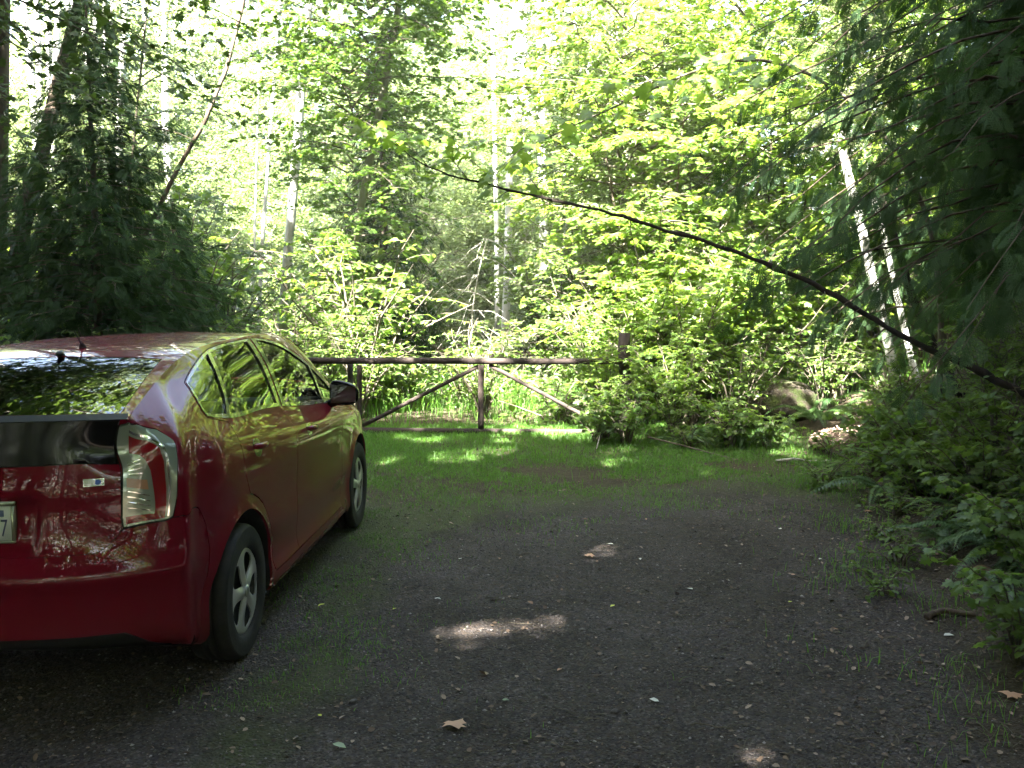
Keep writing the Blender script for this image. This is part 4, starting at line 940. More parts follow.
def build_trees(P):
    r = np.random.default_rng(5)
    # --- left: leaning trunk, young dark conifer, thin stems
    def simple_tree(name, label, cat, px, Y, r0, r1, mat, crowns, group=None, ext=1.5):
        pts = [at(x, y, Y + dy) for x, y, dy in px]; g = pts[0].copy(); d = pts[1] - pts[0]
        zb = float(ground_z(pts[0][0], Y)); b = pts[0] + d * ((zb - pts[0][2]) / d[2]) if abs(d[2]) > .05 else pts[0]; b[2] = float(ground_z(b[0], b[1]))
        e = pts[-1] - pts[-2]; top = pts[-1] + unit(e) * ext
        root = tree_root(name, label, cat, b[0], b[1], group); path = [b] + pts + [top]
        trunk_part(root, path, r0, r1, mat)
        for c in crowns:
            me, k, s, rz = c[:4]; q = smooth_path(path, 20)[int(k * 19)]; crown_part(root, P[me], q, s, rz)
        return root
    simple_tree('leaning_tree', 'mossy grey trunk leaning to the right at the left edge, beside the dark conifer', 'tree', [(6, 300, 0), (35, 180, 0), (74, 28, .3)], 13.0, .105, .06, M['bark_dark'], [('alder0', .45, .62, 1.), ('alder1', .62, .75, 2.), ('alder2', .8, 1.1, 3.)], ext=8)
    simple_tree('upright_tree', 'straight grey trunk partly hidden at the far left edge of the photo', 'tree', [(1, 200, 0), (4, 30, 0)], 15.5, .10, .07, M['bark_dark'], [('alder2', .5, .7, .3), ('alder0', .75, 1.1, 1.3)], ext=8.)
    simple_tree('thin_alder', 'thin dark alder stem slanting up to the right behind the dark conifer', 'tree', [(150, 225, 0), (180, 165, 0), (215, 100, 0), (241, 10, 0)], 12.6, .035, .018, M['bark_dark'], [('alder1', .75, .5, 4.), ('alder2', .9, .7, 4.)], ext=3.5)
    simple_tree('thin_sapling', 'very thin upright sapling between the dark conifer and the slanting alder', 'tree', [(128, 200, 0), (137, 110, 0), (146, 20, 0)], 13.4, .022, .012, M['twig'], [('alder2', .7, .42, 5.)], ext=1.5)
    b = at(97, 330, 11.4); root = tree_root('young_conifer', 'dark bushy young conifer behind the roof of the red car', 'tree', b[0], 11.4)
    W, Lv = conifer(7, 5.0, 1.5, 240, .20, wood_r=.006, lo=.04, droop=.34, lift=.06, dens=1.9, prof=lambda h: (.95 if h < .45 else .95 - (h - .45) * 1.55) * (.55 + .6 * abs(math.sin(h * 37.))), rise=.18, ragged=.75)
    trunk_part(root, [(b[0], 11.4, float(root.location.z)), (b[0] + .02, 11.4, 2.2), (b[0] + .0, 11.4, 5.1)], .06, .012, M['bark_dark'])
    link('crown', foliage_mesh('conifer_crown', 'needle', Lv, W, [M['bark_dark'], M['hemlock']]), root, None, False)
    b2 = at(30, 330, 12.6); root = tree_root('young_conifer', 'second, lower dark conifer left of the bushy one, at the edge of the photo', 'tree', b2[0], 12.6)
    W, Lv = conifer(8, 3.3, 1.45, 160, .20, wood_r=.006, lo=.04, droop=.3, lift=.06, dens=1.8, prof=lambda h: (1 - h ** 2) * (.55 + .6 * abs(math.sin(h * 31.))) + .05, ragged=.6, rise=.1)
    trunk_part(root, [(b2[0], 12.6, float(root.location.z)), (b2[0], 12.6, 3.4)], .05, .01, M['bark_dark'])
    link('crown', foliage_mesh('conifer_crown', 'needle', Lv, W, [M['bark_dark'], M['hemlock']]), root, None, False)
    b2 = at(176, 330, 13.0); root = tree_root('young_conifer', 'low dark conifer right of the bushy one, above the car roof', 'tree', b2[0], 13.0)
    W, Lv = conifer(9, 2.6, 1.15, 130, .20, wood_r=.006, lo=.04, droop=.3, lift=.06, dens=1.8, prof=lambda h: (1 - h ** 2) * (.55 + .6 * abs(math.sin(h * 29.))) + .05, ragged=.6, rise=.1)
    trunk_part(root, [(b2[0], 13., float(root.location.z)), (b2[0], 13., 2.9)], .045, .01, M['bark_dark'])
    link('crown', foliage_mesh('conifer_crown', 'needle', Lv, W, [M['bark_dark'], M['hemlock']]), root, None, False)
    # --- pale trunks of the sunny wood
    simple_tree('pale_alder', 'thickest white alder trunk above the windscreen end of the car', 'tree', [(280, 345, 0), (289, 240, 0), (299, 120, 0)], 19, .095, .07, M['bark_pale'], [('alder0', .8, .5, .5)], ext=7)
    simple_tree('pale_alder', 'slim pale alder with a slight bend, just left of the thickest white trunk', 'tree', [(258, 335, 0), (262, 250, 0), (268, 165, 0)], 21, .042, .035, M['bark_pale'], [('alder1', .8, .4, 1.5)], ext=7)
    simple_tree('pale_alder', 'very slim pale alder, the left one of the close pair above the car', 'tree', [(250, 335, 0), (254, 260, 0), (256, 190, 0)], 22, .028, .022, M['bark_pale'], [('alder2', .8, .4, 3.5)], ext=6)
    simple_tree('pale_alder', 'tall white alder trunk rising behind the middle of the gate', 'tree', [(505, 345, 0), (508, 250, 0), (510, 150, 0)], 22, .085, .065, M['bark_pale'], [('alder0', .85, .45, 5.)], ext=7)
    simple_tree('pale_alder', 'slimmer white alder close on the left of the tall one behind the gate', 'tree', [(497, 345, 0), (497, 260, 0), (495, 150, 0)], 23, .055, .045, M['bark_pale'], [('alder2', .85, .4, 2.)], ext=7)
    simple_tree('pale_alder', 'thin pale sapling behind the right half of the gate, left of the shrub', 'tree', [(556, 345, 0), (560, 290, 0), (566, 230, 0)], 19, .035, .025, M['bark_pale'], [('alder1', .9, .6, 2.7)], ext=3)
    simple_tree('pale_alder', 'thick sunlit white trunk leaning left, behind the fallen stem at the right', 'tree', [(893, 365, 0), (878, 300, 0), (862, 232, 0)], 12.0, .062, .05, M['bark_pale'], [('alder0', .9, .4, .2)], ext=1.2)
    simple_tree('pale_alder', 'thinner sunlit trunk just right of the thick white leaning one', 'tree', [(908, 345, 0), (895, 285, 0), (884, 240, 0)], 12.5, .042, .035, M['bark_pale'], [('alder2', .9, .4, 1.2)], ext=1.2)
    simple_tree('leaning_tree', 'dark leaning stem crossing behind the fallen stem, right of the sunlit trunks', 'tree', [(934, 345, 0), (914, 300, 0), (903, 265, 0)], 11.0, .055, .035, M['bark_black'], [], ext=.8)
    # --- shaded maple and drooping cedar in the middle
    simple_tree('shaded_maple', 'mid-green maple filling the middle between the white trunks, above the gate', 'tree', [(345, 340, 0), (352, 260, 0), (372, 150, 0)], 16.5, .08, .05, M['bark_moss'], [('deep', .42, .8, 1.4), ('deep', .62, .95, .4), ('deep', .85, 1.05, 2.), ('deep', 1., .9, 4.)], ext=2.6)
    b = at(385, 340, 18.5); root = tree_root('drooping_cedar', 'dark bluish drooping conifer behind the mid-green maple', 'tree', b[0], 18.5)
    W, Lv = conifer(12, 6.3, 1.7, 130, .26, lo=.05, droop=.6, lift=.05, dens=1.6, rise=.0, ragged=.4)
    trunk_part(root, [(b[0], 18.5, float(root.location.z)), (b[0], 18.5, 6.2)], .12, .02, M['bark_dark']); link('crown', foliage_mesh('conifer_crown', 'needle', Lv, W, [M['bark_dark'], M['hemlock']]), root, None, False)
    # --- vine maples of the upper right
    vm = [((2.2, 16.2), [(.0, 0, 2.2), (-.5, -.3, 3.4)], 'arching vine maple with many stems behind the gate post', ('vine0', 'vine1')),
          ((4.2, 17.0), [(-.3, -.4, 2.4), (-.2, 0, 4.4)], 'sunny yellow-green vine maple filling the upper right, behind the fallen stem', ('vine1', 'vine0')),
          ((2.0, 19.4), [(0, 0, 2.6), (0, 0, 5.0)], 'bright vine maple behind the right half of the gate, left of the bigger ones', ('vine0', 'vine1')),
          ((5.6, 13.8), [(-.9, -.3, 3.2), (-.7, -.2, 4.6)], 'vine maple arching left out of the dark cedar at the right', ('vine1', 'vine0')),
          ((7.4, 17.5), [(0, 0, 2.3), (0, 0, 4.4)], 'vine maple seen between the sunlit trunks and the dark cedar', ('vine0', 'vine1'))]
    for i, ((x, y), cs, lab, ms) in enumerate(vm + [((3.3, 19.5), [(0, 0, 2.8), (0, 0, 6.2)], 'tall vine maple at the back of the upper right, its top out of the photo', ('vine1', 'vine0')), ((6.0, 20.5), [(0, 0, 3.0), (0, 0, 6.4)], 'tall vine maple deep in the wood behind the sunlit trunks', ('vine0', 'vine1'))]):
        root = tree_root('vine_maple', lab, 'tree', x, y); z0 = float(root.location.z); A = Acc()
        for j in range(5):
            a = j * 1.26 + i; tip = np.array([math.cos(a) * .9, math.sin(a) * .7, 3.4 + .3 * j]) + np.array(cs[0][:2] + (0,)); A.add(*tube(sway(smooth_path([(math.cos(a) * .12, math.sin(a) * .12, -.1), (math.cos(a) * .3, math.sin(a) * .3, 1.2), tip], 9), r, .03), np.linspace(.032, .010, 9), 7))
        link('trunk', A.mesh('vine_maple_stems'), root, [M['bark_dark']])
        for j, (dx, dy, dz) in enumerate(cs): crown_part(root, P[ms[j]], (x + dx, y + dy, z0 + dz - 1.5), 1.15, i * 1.3 + j * 2.1)
    # --- big dark cedar at the right
    cx, cy = 4.6, 7.9; root = tree_root('cedar', 'big dark cedar whose drooping sprays fill the upper right corner', 'tree', cx, cy); z0 = float(root.location.z)
    trunk_part(root, [(cx, cy, z0), (cx + .1, cy, 3), (cx + .1, cy + .1, 9.5)], .20, .05, M['bark_dark'])
    W, Lv = conifer(31, 9.0, 3.1, 440, .25, lo=.16, droop=.62, lift=.06, dens=.85, ragged=.42, prof=lambda h: (1 - h) ** .5 * (.55 + .45 * min(1, h * 3.2)) + .05, rise=.24, wood_r=.011)
    ced = link('crown', foliage_mesh('cedar_crown', 'lacy', Lv, W, [M['bark_dark'], M['cedar']]), root, None, False)
    cx, cy = 5.9, 10.9; root = tree_root('cedar', 'second cedar standing behind the big dark one at the right edge', 'tree', cx, cy); z0 = float(root.location.z)
    trunk_part(root, [(cx, cy, z0), (cx, cy, 8.5)], .16, .04, M['bark_dark'])
    W, Lv = conifer(33, 8.0, 2.4, 170, .34, lo=.12, droop=.6, lift=.10, dens=.8, ragged=.4, rise=.2)
    link('crown', foliage_mesh('cedar_crown', 'lacy', Lv, W, [M['bark_dark'], M['cedar']]), root, None, False)
    return ced.data

def build_near_boughs(P, cedar_me):
    for x, y, rz, s_, lab in ((5.9, 4.3, 1., .9, 'unseen cedar added on the right bank beside the gravel'), (6.6, 1.4, 2.3, 1., 'unseen cedar added right of the camera'), (5.6, -1.4, 4., .9, 'unseen cedar added behind the camera on the right')):  # unseen cedars added to darken what the car's side reflects
        root = tree_root('cedar', lab, 'tree', x, y); z0 = float(root.location.z); trunk_part(root, [(x, y, z0), (x, y, z0 + 8.5 * s_)], .18, .04, M['bark_dark']); crown_part(root, cedar_me, root.location, s_, rz)
    # broadleaf boughs hanging in at the top left
    r = np.random.default_rng(15); root = tree_root('maple_bough', 'shaded maple boughs hanging into the top left corner of the photo', 'branch', -6.6, 7.0); o0 = np.array(root.location); A = Acc(); Lv = Leaves()
    for tgt in (at(30, -10, 8.6), at(110, 22, 9.0), at(190, 5, 9.4), at(60, 60, 9.2), at(235, -25, 9.8), at(150, 55, 9.8), at(10, 110, 9.4), at(330, -20, 10.2), at(85, 100, 10.), at(275, 40, 10.4), at(205, 85, 10.2), at(130, 125, 10.), at(45, 165, 9.8), at(310, 10, 10.6), at(240, 120, 10.6), at(170, 20, 9.)):
        st = np.array([-6.6, 7.0, 4.6 + r.uniform(-.6, .9)]); B = smooth_path([st, (st + tgt) / 2 + (0, 0, .35), tgt], 14) - o0; A.add(*tube(B, np.linspace(.02, .004, 14), 5))
        for k in range(4, 14):
            for sd in (-1, 1):
                d = unit(np.array([.5, sd * .8, r.normal(-.1, .25)])); L_ = r.uniform(.25, .6); q = np.linspace(0, 1, 5)[:, None]; C = B[k] + d * L_ * q + np.array([0, 0, -.12]) * q * q; A.add(*tube(C, np.linspace(.004, .0012, 5), 3)); nl = 11
                Lv.add(C[r.integers(1, 5, nl)] + r.normal(0, .06, (nl, 3)), np.stack([r.normal(.4, .6, nl), r.normal(0, .6, nl), r.normal(-.3, .25, nl)], 1), np.stack([r.normal(0, .4, nl), r.normal(-.15, .35, nl), np.ones(nl)], 1), r.uniform(.045, .095, nl), np.clip(r.normal(.5, .2, nl), 0, 1))
    link('bough', A.mesh('maple_bough_wood'), root, [M['twig']]); link('foliage', foliage_mesh('maple_bough_leaves', 'maple', Lv, None, [M['twig'], M['canopy']]), root, None, False)

def build_shade(P):
    """the tall maples on the sunny side of the drive whose crowns keep it in shade"""
    rb_ = np.random.default_rng(21)
    # gaps cut through the crowns to let sunbeams in: ground point and beam radius
    beams = [(1.3, 12.2, .5), (2.2, 12.6, .5), (.6, 12.3, .3), (2.9, 12.1, .45), (-.23, 4.96, .14), (-.10, 5.0, .14), (.04, 5.05, .12), (.14, 5.09, .11), (.62, 6.55, .09), (.93, 3.62, .035), (-.6, 10.6, .30), (-.2, 10.9, .2), (3.3, 11.0, .5), (3.9, 11.3, .4)] + [(float(a), float(b), float(c)) for a, b, c in zip(rb_.uniform(-2.2, 2.6, 26), rb_.uniform(9.6, 12.9, 26), rb_.uniform(.02, .15, 26))] + [(float(a), float(b), float(c)) for a, b, c in zip(rb_.uniform(-.6, 2.6, 12), rb_.uniform(5.3, 8.8, 12), rb_.uniform(-.03, .04, 12))]
    spots = [(-8.6, 12.2, 6.6, 5.5, 3.0), (-10.4, 13.4, 5.5, 9, 2.8), (-13.0, 10.5, 5.5, 7.5, 3.0), (-7.6, 6.9, 4.6, 5.8, 2.7), (-10.4, 8.6, 5.0, 6.5, 2.8), (4.8, 5.4, 8.0, 5.5, 2.7), (6.8, 9.0, 8.5, 5.5, 3.0), (-4.6, -3.3, 8.0, 6., 3.0), (-1.2, .4, 8.6, 5.5, 2.6), (-9.5, -4.5, 6.5, 8, 3.8), (-6.0, -5.5, 7, 7.5, 3.8), (-2.2, -5.0, 7, 7.5, 3.8), (1.5, -4.5, 7, 7.5, 3.6), (-9.5, -.6, 6.5, 8, 3.8), (-6.0, -1.2, 7.0, 8, 3.7), (-2.6, -1.0, 7.5, 7.5, 3.7), (.9, -.8, 7.5, 7.5, 3.5),
             (-9.6, 3.4, 6, 8, 3.8), (-6.2, 3.2, 6.8, 7.5, 3.4), (-2.9, 2.9, 7.6, 7.0, 3.3), (.5, 2.8, 8.0, 7.0, 3.2), (-9.6, 7.0, 5.5, 7.5, 3.4), (-6.0, 5.6, 6.5, 7, 2.7), (3.4, 2.2, 8.0, 7.0, 3.2), (-2.2, 5.2, 8.4, 5.6, 2.4)]
    labs = ['unseen maple with a high crown above the dark conifers', 'unseen tall maple rising far to the left behind the dark conifers', 'unseen tall maple farthest to the left beyond the dark conifers', 'unseen rounded maple left of the car bonnet, in front of the dark conifers', 'unseen maple left of the dark conifers with a low crown', 'unseen maple crown high above the dark cedar at the right', 'unseen maple crown high behind the dark cedar at the right', 'unseen maple crown high above the left of the camera', 'unseen maple crown high over the drive beside the camera', 'unseen tall maple farthest behind the camera on the left', 'unseen tall maple behind the camera, left of the drive', 'unseen tall maple standing behind the camera', 'unseen tall maple behind the camera on the right', 'unseen tall maple well to the left of the camera', 'unseen tall maple left of the camera', 'unseen maple leaning high over the rear of the car', 'unseen maple leaning high over the camera from the right', 'tall maple well to the left of the car', 'unseen tall maple close to the left side of the car', 'unseen maple reaching high over the car roof', 'unseen maple reaching high over the near gravel', 'unseen tall maple left of the dark conifers', 'unseen tall maple left of the car bonnet', 'unseen maple crown high over the gravel at the right', 'unseen maple leaning high over the car bonnet']
    base = [(-9.6, 12.0), (-10.4, 13.4), (-12.5, 10.5), (-7.9, 6.6), (-10.4, 8.6), (7.2, 5.2), (8.0, 9.4), (-5.6, -4.2), (-5.2, -.4), (-9.5, -4.5), (-6.3, -5.7), (-3.6, -6.2), (3.6, -5.4), (-9.5, -.6), (-6.4, -1.4), (-5.4, -2.6), (4.6, -2.2), (-9.6, 3.4), (-6.6, 3.2), (-5.6, 1.6), (5.4, 1.2), (-9.6, 7.0), (-6.8, 5.4), (6.6, 3.0), (-6.2, 4.4)]
    for i, (x, y, zc, H, R) in enumerate(spots):
        bx, by = base[i]
        if i > 8: y -= 2.5; by -= 2.5; x += .3
        root = tree_root('unseen_maple', labs[i], 'tree', bx, by)
        trunk_part(root, [(bx, by, float(root.location.z)), (bx + (x - bx) * .25, by + (y - by) * .25, zc * .6), (x, y, zc + .5), (x, y, zc + H * .8)], .17, .05, M['bark_moss'], 12)
        W, Lv = crown(200 + i, H, R, 66, 'diamond', .28, 1.55, e0=(.0, .4), droop=.25, twig=1.1, wood_r=.045)
        a = Lv.arrays(); c = a[0] + unit(a[1]) * a[3][:, None] * .5 + np.array([x, y, zc]); keep = np.ones(len(c), bool)
        for gx, gy, gr in beams:
            g = np.array([gx, gy, float(ground_z(gx, gy))]); w = c - g; dd = np.linalg.norm(w - (w @ SUN)[:, None] * SUN, axis=1); keep &= (dd > gr + .09) | (np.random.default_rng(400 + i).random(len(c)) < (.04 if gy > 8 else .004 if 4.9 < gy < 5.1 else .02 if gy > 4.5 else .10))
        Lv2 = Leaves(); Lv2.add(*[q[keep] for q in a])
        o = link('crown', foliage_mesh('unseen_maple_crown', 'diamond', Lv2, W, [M['twig'], M['canopy']]), root, None, False); o.location = Vector((x, y, zc)) - root.location

def build_far_wood():
    """the wood beyond the clearing: a mass of leaves at the back"""
    A, D, Nn, S, T = [], [], [], [], []; r = np.random.default_rng(77); Wd = Acc()
    pr = [crown(300 + i, 8., 2.6, 44, 'diamond', .155, .9, e0=(.0, .4), twig=1.0, limb_k=3) for i in range(3)]
    for i in range(150):
        Y = r.uniform(24, 40); x = (i / 63 * 2 - 1) * (.62 * Y + 3) if i < 40 else r.uniform(-1, 1) * .66 * Y
        if i >= 112: Y = r.uniform(24, 42); x = r.uniform(-.5, .1) * Y
        elif i >= 64: Y = r.uniform(24, 40); x = r.uniform(-.12, .2) * Y
        if abs(x / Y + .112) < .035 and i < 64: x += 2.8 * (1 if r.random() < .5 else -1)       # the bright slot of sky
        W, Lv = pr[i % 3]; a = Lv.arrays(); s = .62 + .05 * (Y - 23) * r.uniform(.85, 1.15); rz = r.uniform(0, 6.28); c, sn = math.cos(rz), math.sin(rz); Rm = np.array([[c, -sn, 0], [sn, c, 0], [0, 0, 1]])
        z0 = float(ground_z(x, Y)) + r.uniform(-.5, .5) + max(0, Y - 30) * .25 * r.uniform(0, 1)
        A.append(a[0] @ Rm.T * s + np.array([x, Y, z0])); D.append(a[1] @ Rm.T); Nn.append(a[2] @ Rm.T); S.append(a[3] * s); T.append(np.clip(a[4] * .8 + r.uniform(-.15, .3), 0, 1))
        if min(abs(x / Y + .225), abs(x / Y + .10), abs(x / Y + .05)) < .06: continue
        t = tube([(x, Y, -1), (x + r.normal(0, .3), Y, 6), (x + r.normal(0, .5), Y, 13)], [.14, .10, .04], 6, False); Wd.add(*t)
    L_ = Leaves(); L_.add(*[np.concatenate(q) for q in (A, D, Nn, S, T)])
    tag(link('far_wood', foliage_mesh('far_wood', 'diamond', L_, Wd, [M['bark_pale'], M['alder']]), None, None, False), kind='stuff')

def build_wood_behind():
    """the rest of the wood, behind the camera: seen in the car's paint and glass"""
    r = np.random.default_rng(78); W, Lv = crown(310, 8., 2.8, 46, 'diamond', .26, .9, e0=(.0, .4), twig=1.0, limb_k=3); a = Lv.arrays(); out = [[] for _ in range(5)]; Wd = Acc()
    for x, y in ((-16, -14), (-11, -17), (-6.5, -19), (6.5, -19), (10, -15), (13, -10), (12, -4), (11, 1), (10, 5), (-16, -7), (-17, 0), (-16, 7), (-2.5, -24), (3, -25), (0, -30), (-9, -12), (8, -11), (-4.5, -22), (5, -22), (9.5, -6), (-8, -16), (-13, -11), (1.5, -21), (-1, -17.5), (8, -17), (11, -12.5), (-14, -3), (-14, 3.5), (9, -1.5)) + tuple((34 * math.sin(q) + 0., -34 * math.cos(q) + 4.) for q in np.linspace(-1.6, 1.6, 20)):
        for zz in (-1.5, 4.):
            s = r.uniform(1., 1.4) * (1.5 if math.hypot(x, y) > 28 else 1.); rz = r.uniform(0, 6.28); c, sn = math.cos(rz), math.sin(rz); Rm = np.array([[c, -sn, 0], [sn, c, 0], [0, 0, 1]]); z0 = float(ground_z(x, y)) + zz
            for o, v in zip(out, (a[0] @ Rm.T * s + np.array([x, y, z0]), a[1] @ Rm.T, a[2] @ Rm.T, a[3] * s, a[4])): o.append(v)
        Wd.add(*tube([(x, y, -.5), (x, y, 6), (x, y, 14)], [.16, .12, .05], 6, False))
    L_ = Leaves(); L_.add(*[np.concatenate(q) for q in out])
    tag(link('wood_behind', foliage_mesh('wood_behind', 'diamond', L_, Wd, [M['bark_moss'], M['canopy']]), None, None, False), kind='stuff')

def plant(me, x, y, s, rz, name, label, cat, group=None, sz=None, dz=0., tilt=(0, 0)):
    o = bpy.data.objects.new(name, me); COL.objects.link(o); o.location = (x, y, float(ground_z(x, y)) + dz); o.scale = (s, s, sz or s); o.rotation_euler = (tilt[0], tilt[1], rz); tag(o, label, cat, group); return o

def build_shrubs(P):
    r = np.random.default_rng(9)
    # the big shrub over the end of the gate
    plant(P['bigshrub'], 1.12, 11.9, .38, .3, 'maple_shrub', 'bright green maple-leaved shrub growing over the right end of the gate', 'shrub')
    plant(P['bigshrub'], 2.3, 12.95, 1.0, 1.9, 'maple_shrub', 'tall bushy shrub right of the dark gate post', 'shrub')
    plant(P['shrub0'], 1.1, 11.75, .5, 2.2, 'leafy_shrub', 'low leafy shrub hiding the foot of the right gate brace', 'shrub')
    plant(P['shrub1'], 1.9, 11.7, .42, .7, 'leafy_shrub', 'leafy shrub in front of the dark gate post', 'shrub')
    plant(P['shrub2'], 2.75, 12.3, .95, 3.3, 'leafy_shrub', 'brown-stemmed shrub between the gate post and the mossy boulder', 'shrub')
    plant(P['bramble'], 2.45, 11.3, .7, 1.1, 'bramble', 'low bramble in front of the fern, at the end of the grass', 'shrub')
    plant(P['bramble'], 2.85, 11.2, .55, 3.1, 'bramble', 'low bramble left of the mossy boulder, at the grass edge', 'shrub')
    plant(P['fern0'], 2.35, 11.75, 1.0, .4, 'fern', 'bluish green sword fern right of the dark gate post', 'fern')
    for x, y, s_, rz, m, lab in ((1.7, 13.5, 1.0, .2, 'bigshrub', 'sunlit maple shrub behind the gate post'), (2.6, 13.9, 1.2, 2.2, 'bigshrub', 'tall sunlit shrub behind the dark brown boulder'), (3.5, 14.2, 1.25, 4.0, 'bigshrub', 'tall sunlit shrub behind the mossy boulder'), (4.5, 13.9, 1.1, 5.3, 'bigshrub', 'sunlit maple shrub at the foot of the white leaning trunk'),
                                  (3.1, 13.3, .95, 1.3, 'shrub2', 'fresh green leafy shrub just above the mossy boulder'), (4.1, 13.2, .9, 2.9, 'shrub0', 'fresh green leafy shrub below the white leaning trunk'), (5.9, 13.4, 1.2, .9, 'bigshrub', 'maple shrub right of the sunlit trunks'), (1.2, 14.2, 1.2, 3.4, 'shrub1', 'bright leafy shrub just beyond the right end of the gate'), (2.1, 14.8, 1.5, 1.1, 'bigshrub', 'high sunlit maple shrub far behind the gate post')):
        plant(P[m], x, y, s_, rz, 'sunlit_shrub', lab, 'shrub')
    for x, y, s_, rz, m, lab in ((1.2, 12.8, .6, 4.1, 'bigshrub', 'leafy maple shrub close behind the gate, left of the post'), (1.95, 11.95, .6, 2.6, 'bigshrub', 'leafy maple shrub just right of the gate post, in front of the fern'), (.98, 11.6, .6, 5., 'bramble', 'bramble trailing under the right end of the bottom rail'), (1.3, 11.45, .8, .6, 'bramble', 'bramble at the grass edge below the gate post'), (2.0, 11.3, .8, 2.1, 'low', 'clump of broad leaves at the grass edge right of the gate post'), (2.75, 11.55, .9, 3.1, 'fern2', 'sword fern in front of the darker brown boulder'), (1.95, 11.5, .7, 1.2, 'fern1', 'small fern at the foot of the shrub by the gate post')):
        plant(P[m], x, y, s_, rz, 'gate_end_plant' if m != 'fern1' and m != 'fern2' else 'fern', lab, 'shrub' if m != 'fern1' and m != 'fern2' else 'fern')
    # right bank
    for x, y, s, m, lab in ((3.15, 8.3, .95, 'fern1', 'sword fern with long fronds reaching left from the dark right bank'), (3.7, 7.4, 1.0, 'fern2', 'large sword fern in deep shade on the right bank, below the fallen stem'),
                            (3.2, 6.4, .8, 'fern0', 'fern at the right edge beside the gravel'), (4.2, 8.6, 1.1, 'fern1', 'fern high on the right bank under the cedar'), (4.1, 10.2, 1.0, 'fern2', 'fern behind the pale bare earth at the right'),
                            (3.6, 9.5, .8, 'fern0', 'small fern beside the patch of pale bare earth'), (4.9, 7.2, 1.2, 'fern1', 'fern at the right edge of the photo, level with the fallen stem'), (3.8, 12.6, 1.2, 'fern2', 'sunlit fern beside the mossy boulder'), (4.6, 12.2, 1.1, 'fern0', 'sunlit fern below the white leaning trunk')):
        plant(P[m], x, y, s, r.uniform(0, 6), 'fern', lab, 'fern')
    spots = []
    for i in range(46):
        y = 4.0 + i * .155; x = float(edge_x(y)) + r.uniform(.25, 1.3); spots.append((x, y))
    for i, (x, y) in enumerate(spots):
        plant(P['bramble'] if i % 2 else P['low'], x, y, r.uniform(.4, .8) if i % 2 else r.uniform(.6, 1.3), r.uniform(0, 6), 'verge_plant', 'low leafy plant on the shaded verge between the gravel and the right bank', 'plant', 'leafy plants along the right verge')
    for i in range(34):
        y = 4.2 + i * .21; x = float(edge_x(y)) + r.uniform(.8, 2.6)
        plant(P['shrub%d' % (i % 3)], x, y, r.uniform(.5, .85), r.uniform(0, 6), 'bank_shrub', 'leafy shrub in deep shade on the right bank under the cedar', 'shrub', 'shrubs on the dark right bank')
    for i in range(14):
        y = 4.6 + i * .45; x = float(edge_x(y)) + r.uniform(.5, 1.9); plant(P['fern%d' % (i % 3)], x, y, r.uniform(.6, 1.05), r.uniform(0, 6), 'fern', 'sword fern among the shaded plants of the right bank', 'fern', 'ferns of the right bank')
    for x, y, s_ in ((3.0, 5.3, .75), (3.35, 6.0, .85), (2.75, 4.7, .65), (3.6, 5.2, .8), (2.9, 6.6, .7), (3.3, 7.1, .8)): plant(P['fern%d' % int(x * 10 % 3)], x, y, s_, x * 7, 'fern', 'sword fern at the front of the shaded verge beside the gravel', 'fern', 'ferns at the front of the verge')
    for i, (x, y) in enumerate(((2.45, 6.3), (2.62, 7.0), (2.1, 5.6), (2.75, 8.8), (3.0, 9.4), (2.95, 7.7))):
        plant(P['low'], x, y, r.uniform(.5, .8), r.uniform(0, 6), 'seedling', 'small leafy seedling at the edge of the gravel', 'plant', 'seedlings at the gravel edge')
    # thicket behind the gate
    k = 0
    for i in range(120):
        Y = r.uniform(14.5, 24); x = r.uniform(-.6, .6) * Y
        if abs(x / Y + .02) < .09 and Y < 17.5: continue
        if min(abs(x / Y + .226), abs(x / Y + .010)) < .045: continue
        me = ['shrub0', 'shrub1', 'shrub2', 'bigshrub', 'bramble'][int(r.integers(0, 5))]; s = r.uniform(.9, 1.9)
        plant(P[me], x, Y, s, r.uniform(0, 6), 'thicket_shrub', 'leafy shrub in the sunlit thicket beyond the gate', 'shrub', 'shrubs of the sunlit thicket')
    for i in range(36):
        Y = r.uniform(16.5, 25); x = r.uniform(-.58, .58) * Y
        if min(abs(x / Y + .226), abs(x / Y + .010)) < .035: continue
        plant(P['alder%d' % (i % 3)], x, Y, r.uniform(.45, .95), r.uniform(0, 6), 'young_alder', 'young leafy alder in the sunlit thicket beyond the gate', 'tree', 'young alders of the sunlit thicket', dz=-.3)
    for i in range(34):
        Y = r.uniform(13.2, 17); x = r.uniform(-.36, .14) * Y
        plant(P[['low', 'bramble', 'shrub0'][i % 3]], x, Y, r.uniform(.6, 1.1) if i % 3 else r.uniform(1., 1.8), r.uniform(0, 6), 'clearing_plant', 'low sunlit plant in the long grass just beyond the gate', 'plant', 'low plants in the clearing beyond the gate')
    # behind the car on the left
    for i in range(10):
        x = -4.6 - i * .5; y = 10.6 + r.uniform(-.6, 1.2); plant(P['shrub%d' % (i % 3)], x, y, r.uniform(.8, 1.1), r.uniform(0, 6), 'dark_shrub', 'shaded shrub under the dark conifers behind the car', 'shrub', 'shrubs under the dark conifers')
    for i in range(12):
        y = 2.2 + i * .75; plant(P[['shrub0', 'bramble', 'shrub2', 'low'][i % 4]], -5.2 - r.uniform(0, 1.4), y, r.uniform(.7, 1.1), r.uniform(0, 6), 'verge_shrub', 'shaded shrub on the verge along the left side of the car', 'shrub', 'shrubs left of the car')
    b = at(326, 380, 14.6); plant(P['shrub1'], b[0], 14.6, .75, 1., 'pale_sapling', 'slender sapling with pale sunlit leaves behind the left end of the gate', 'plant', sz=1.15)

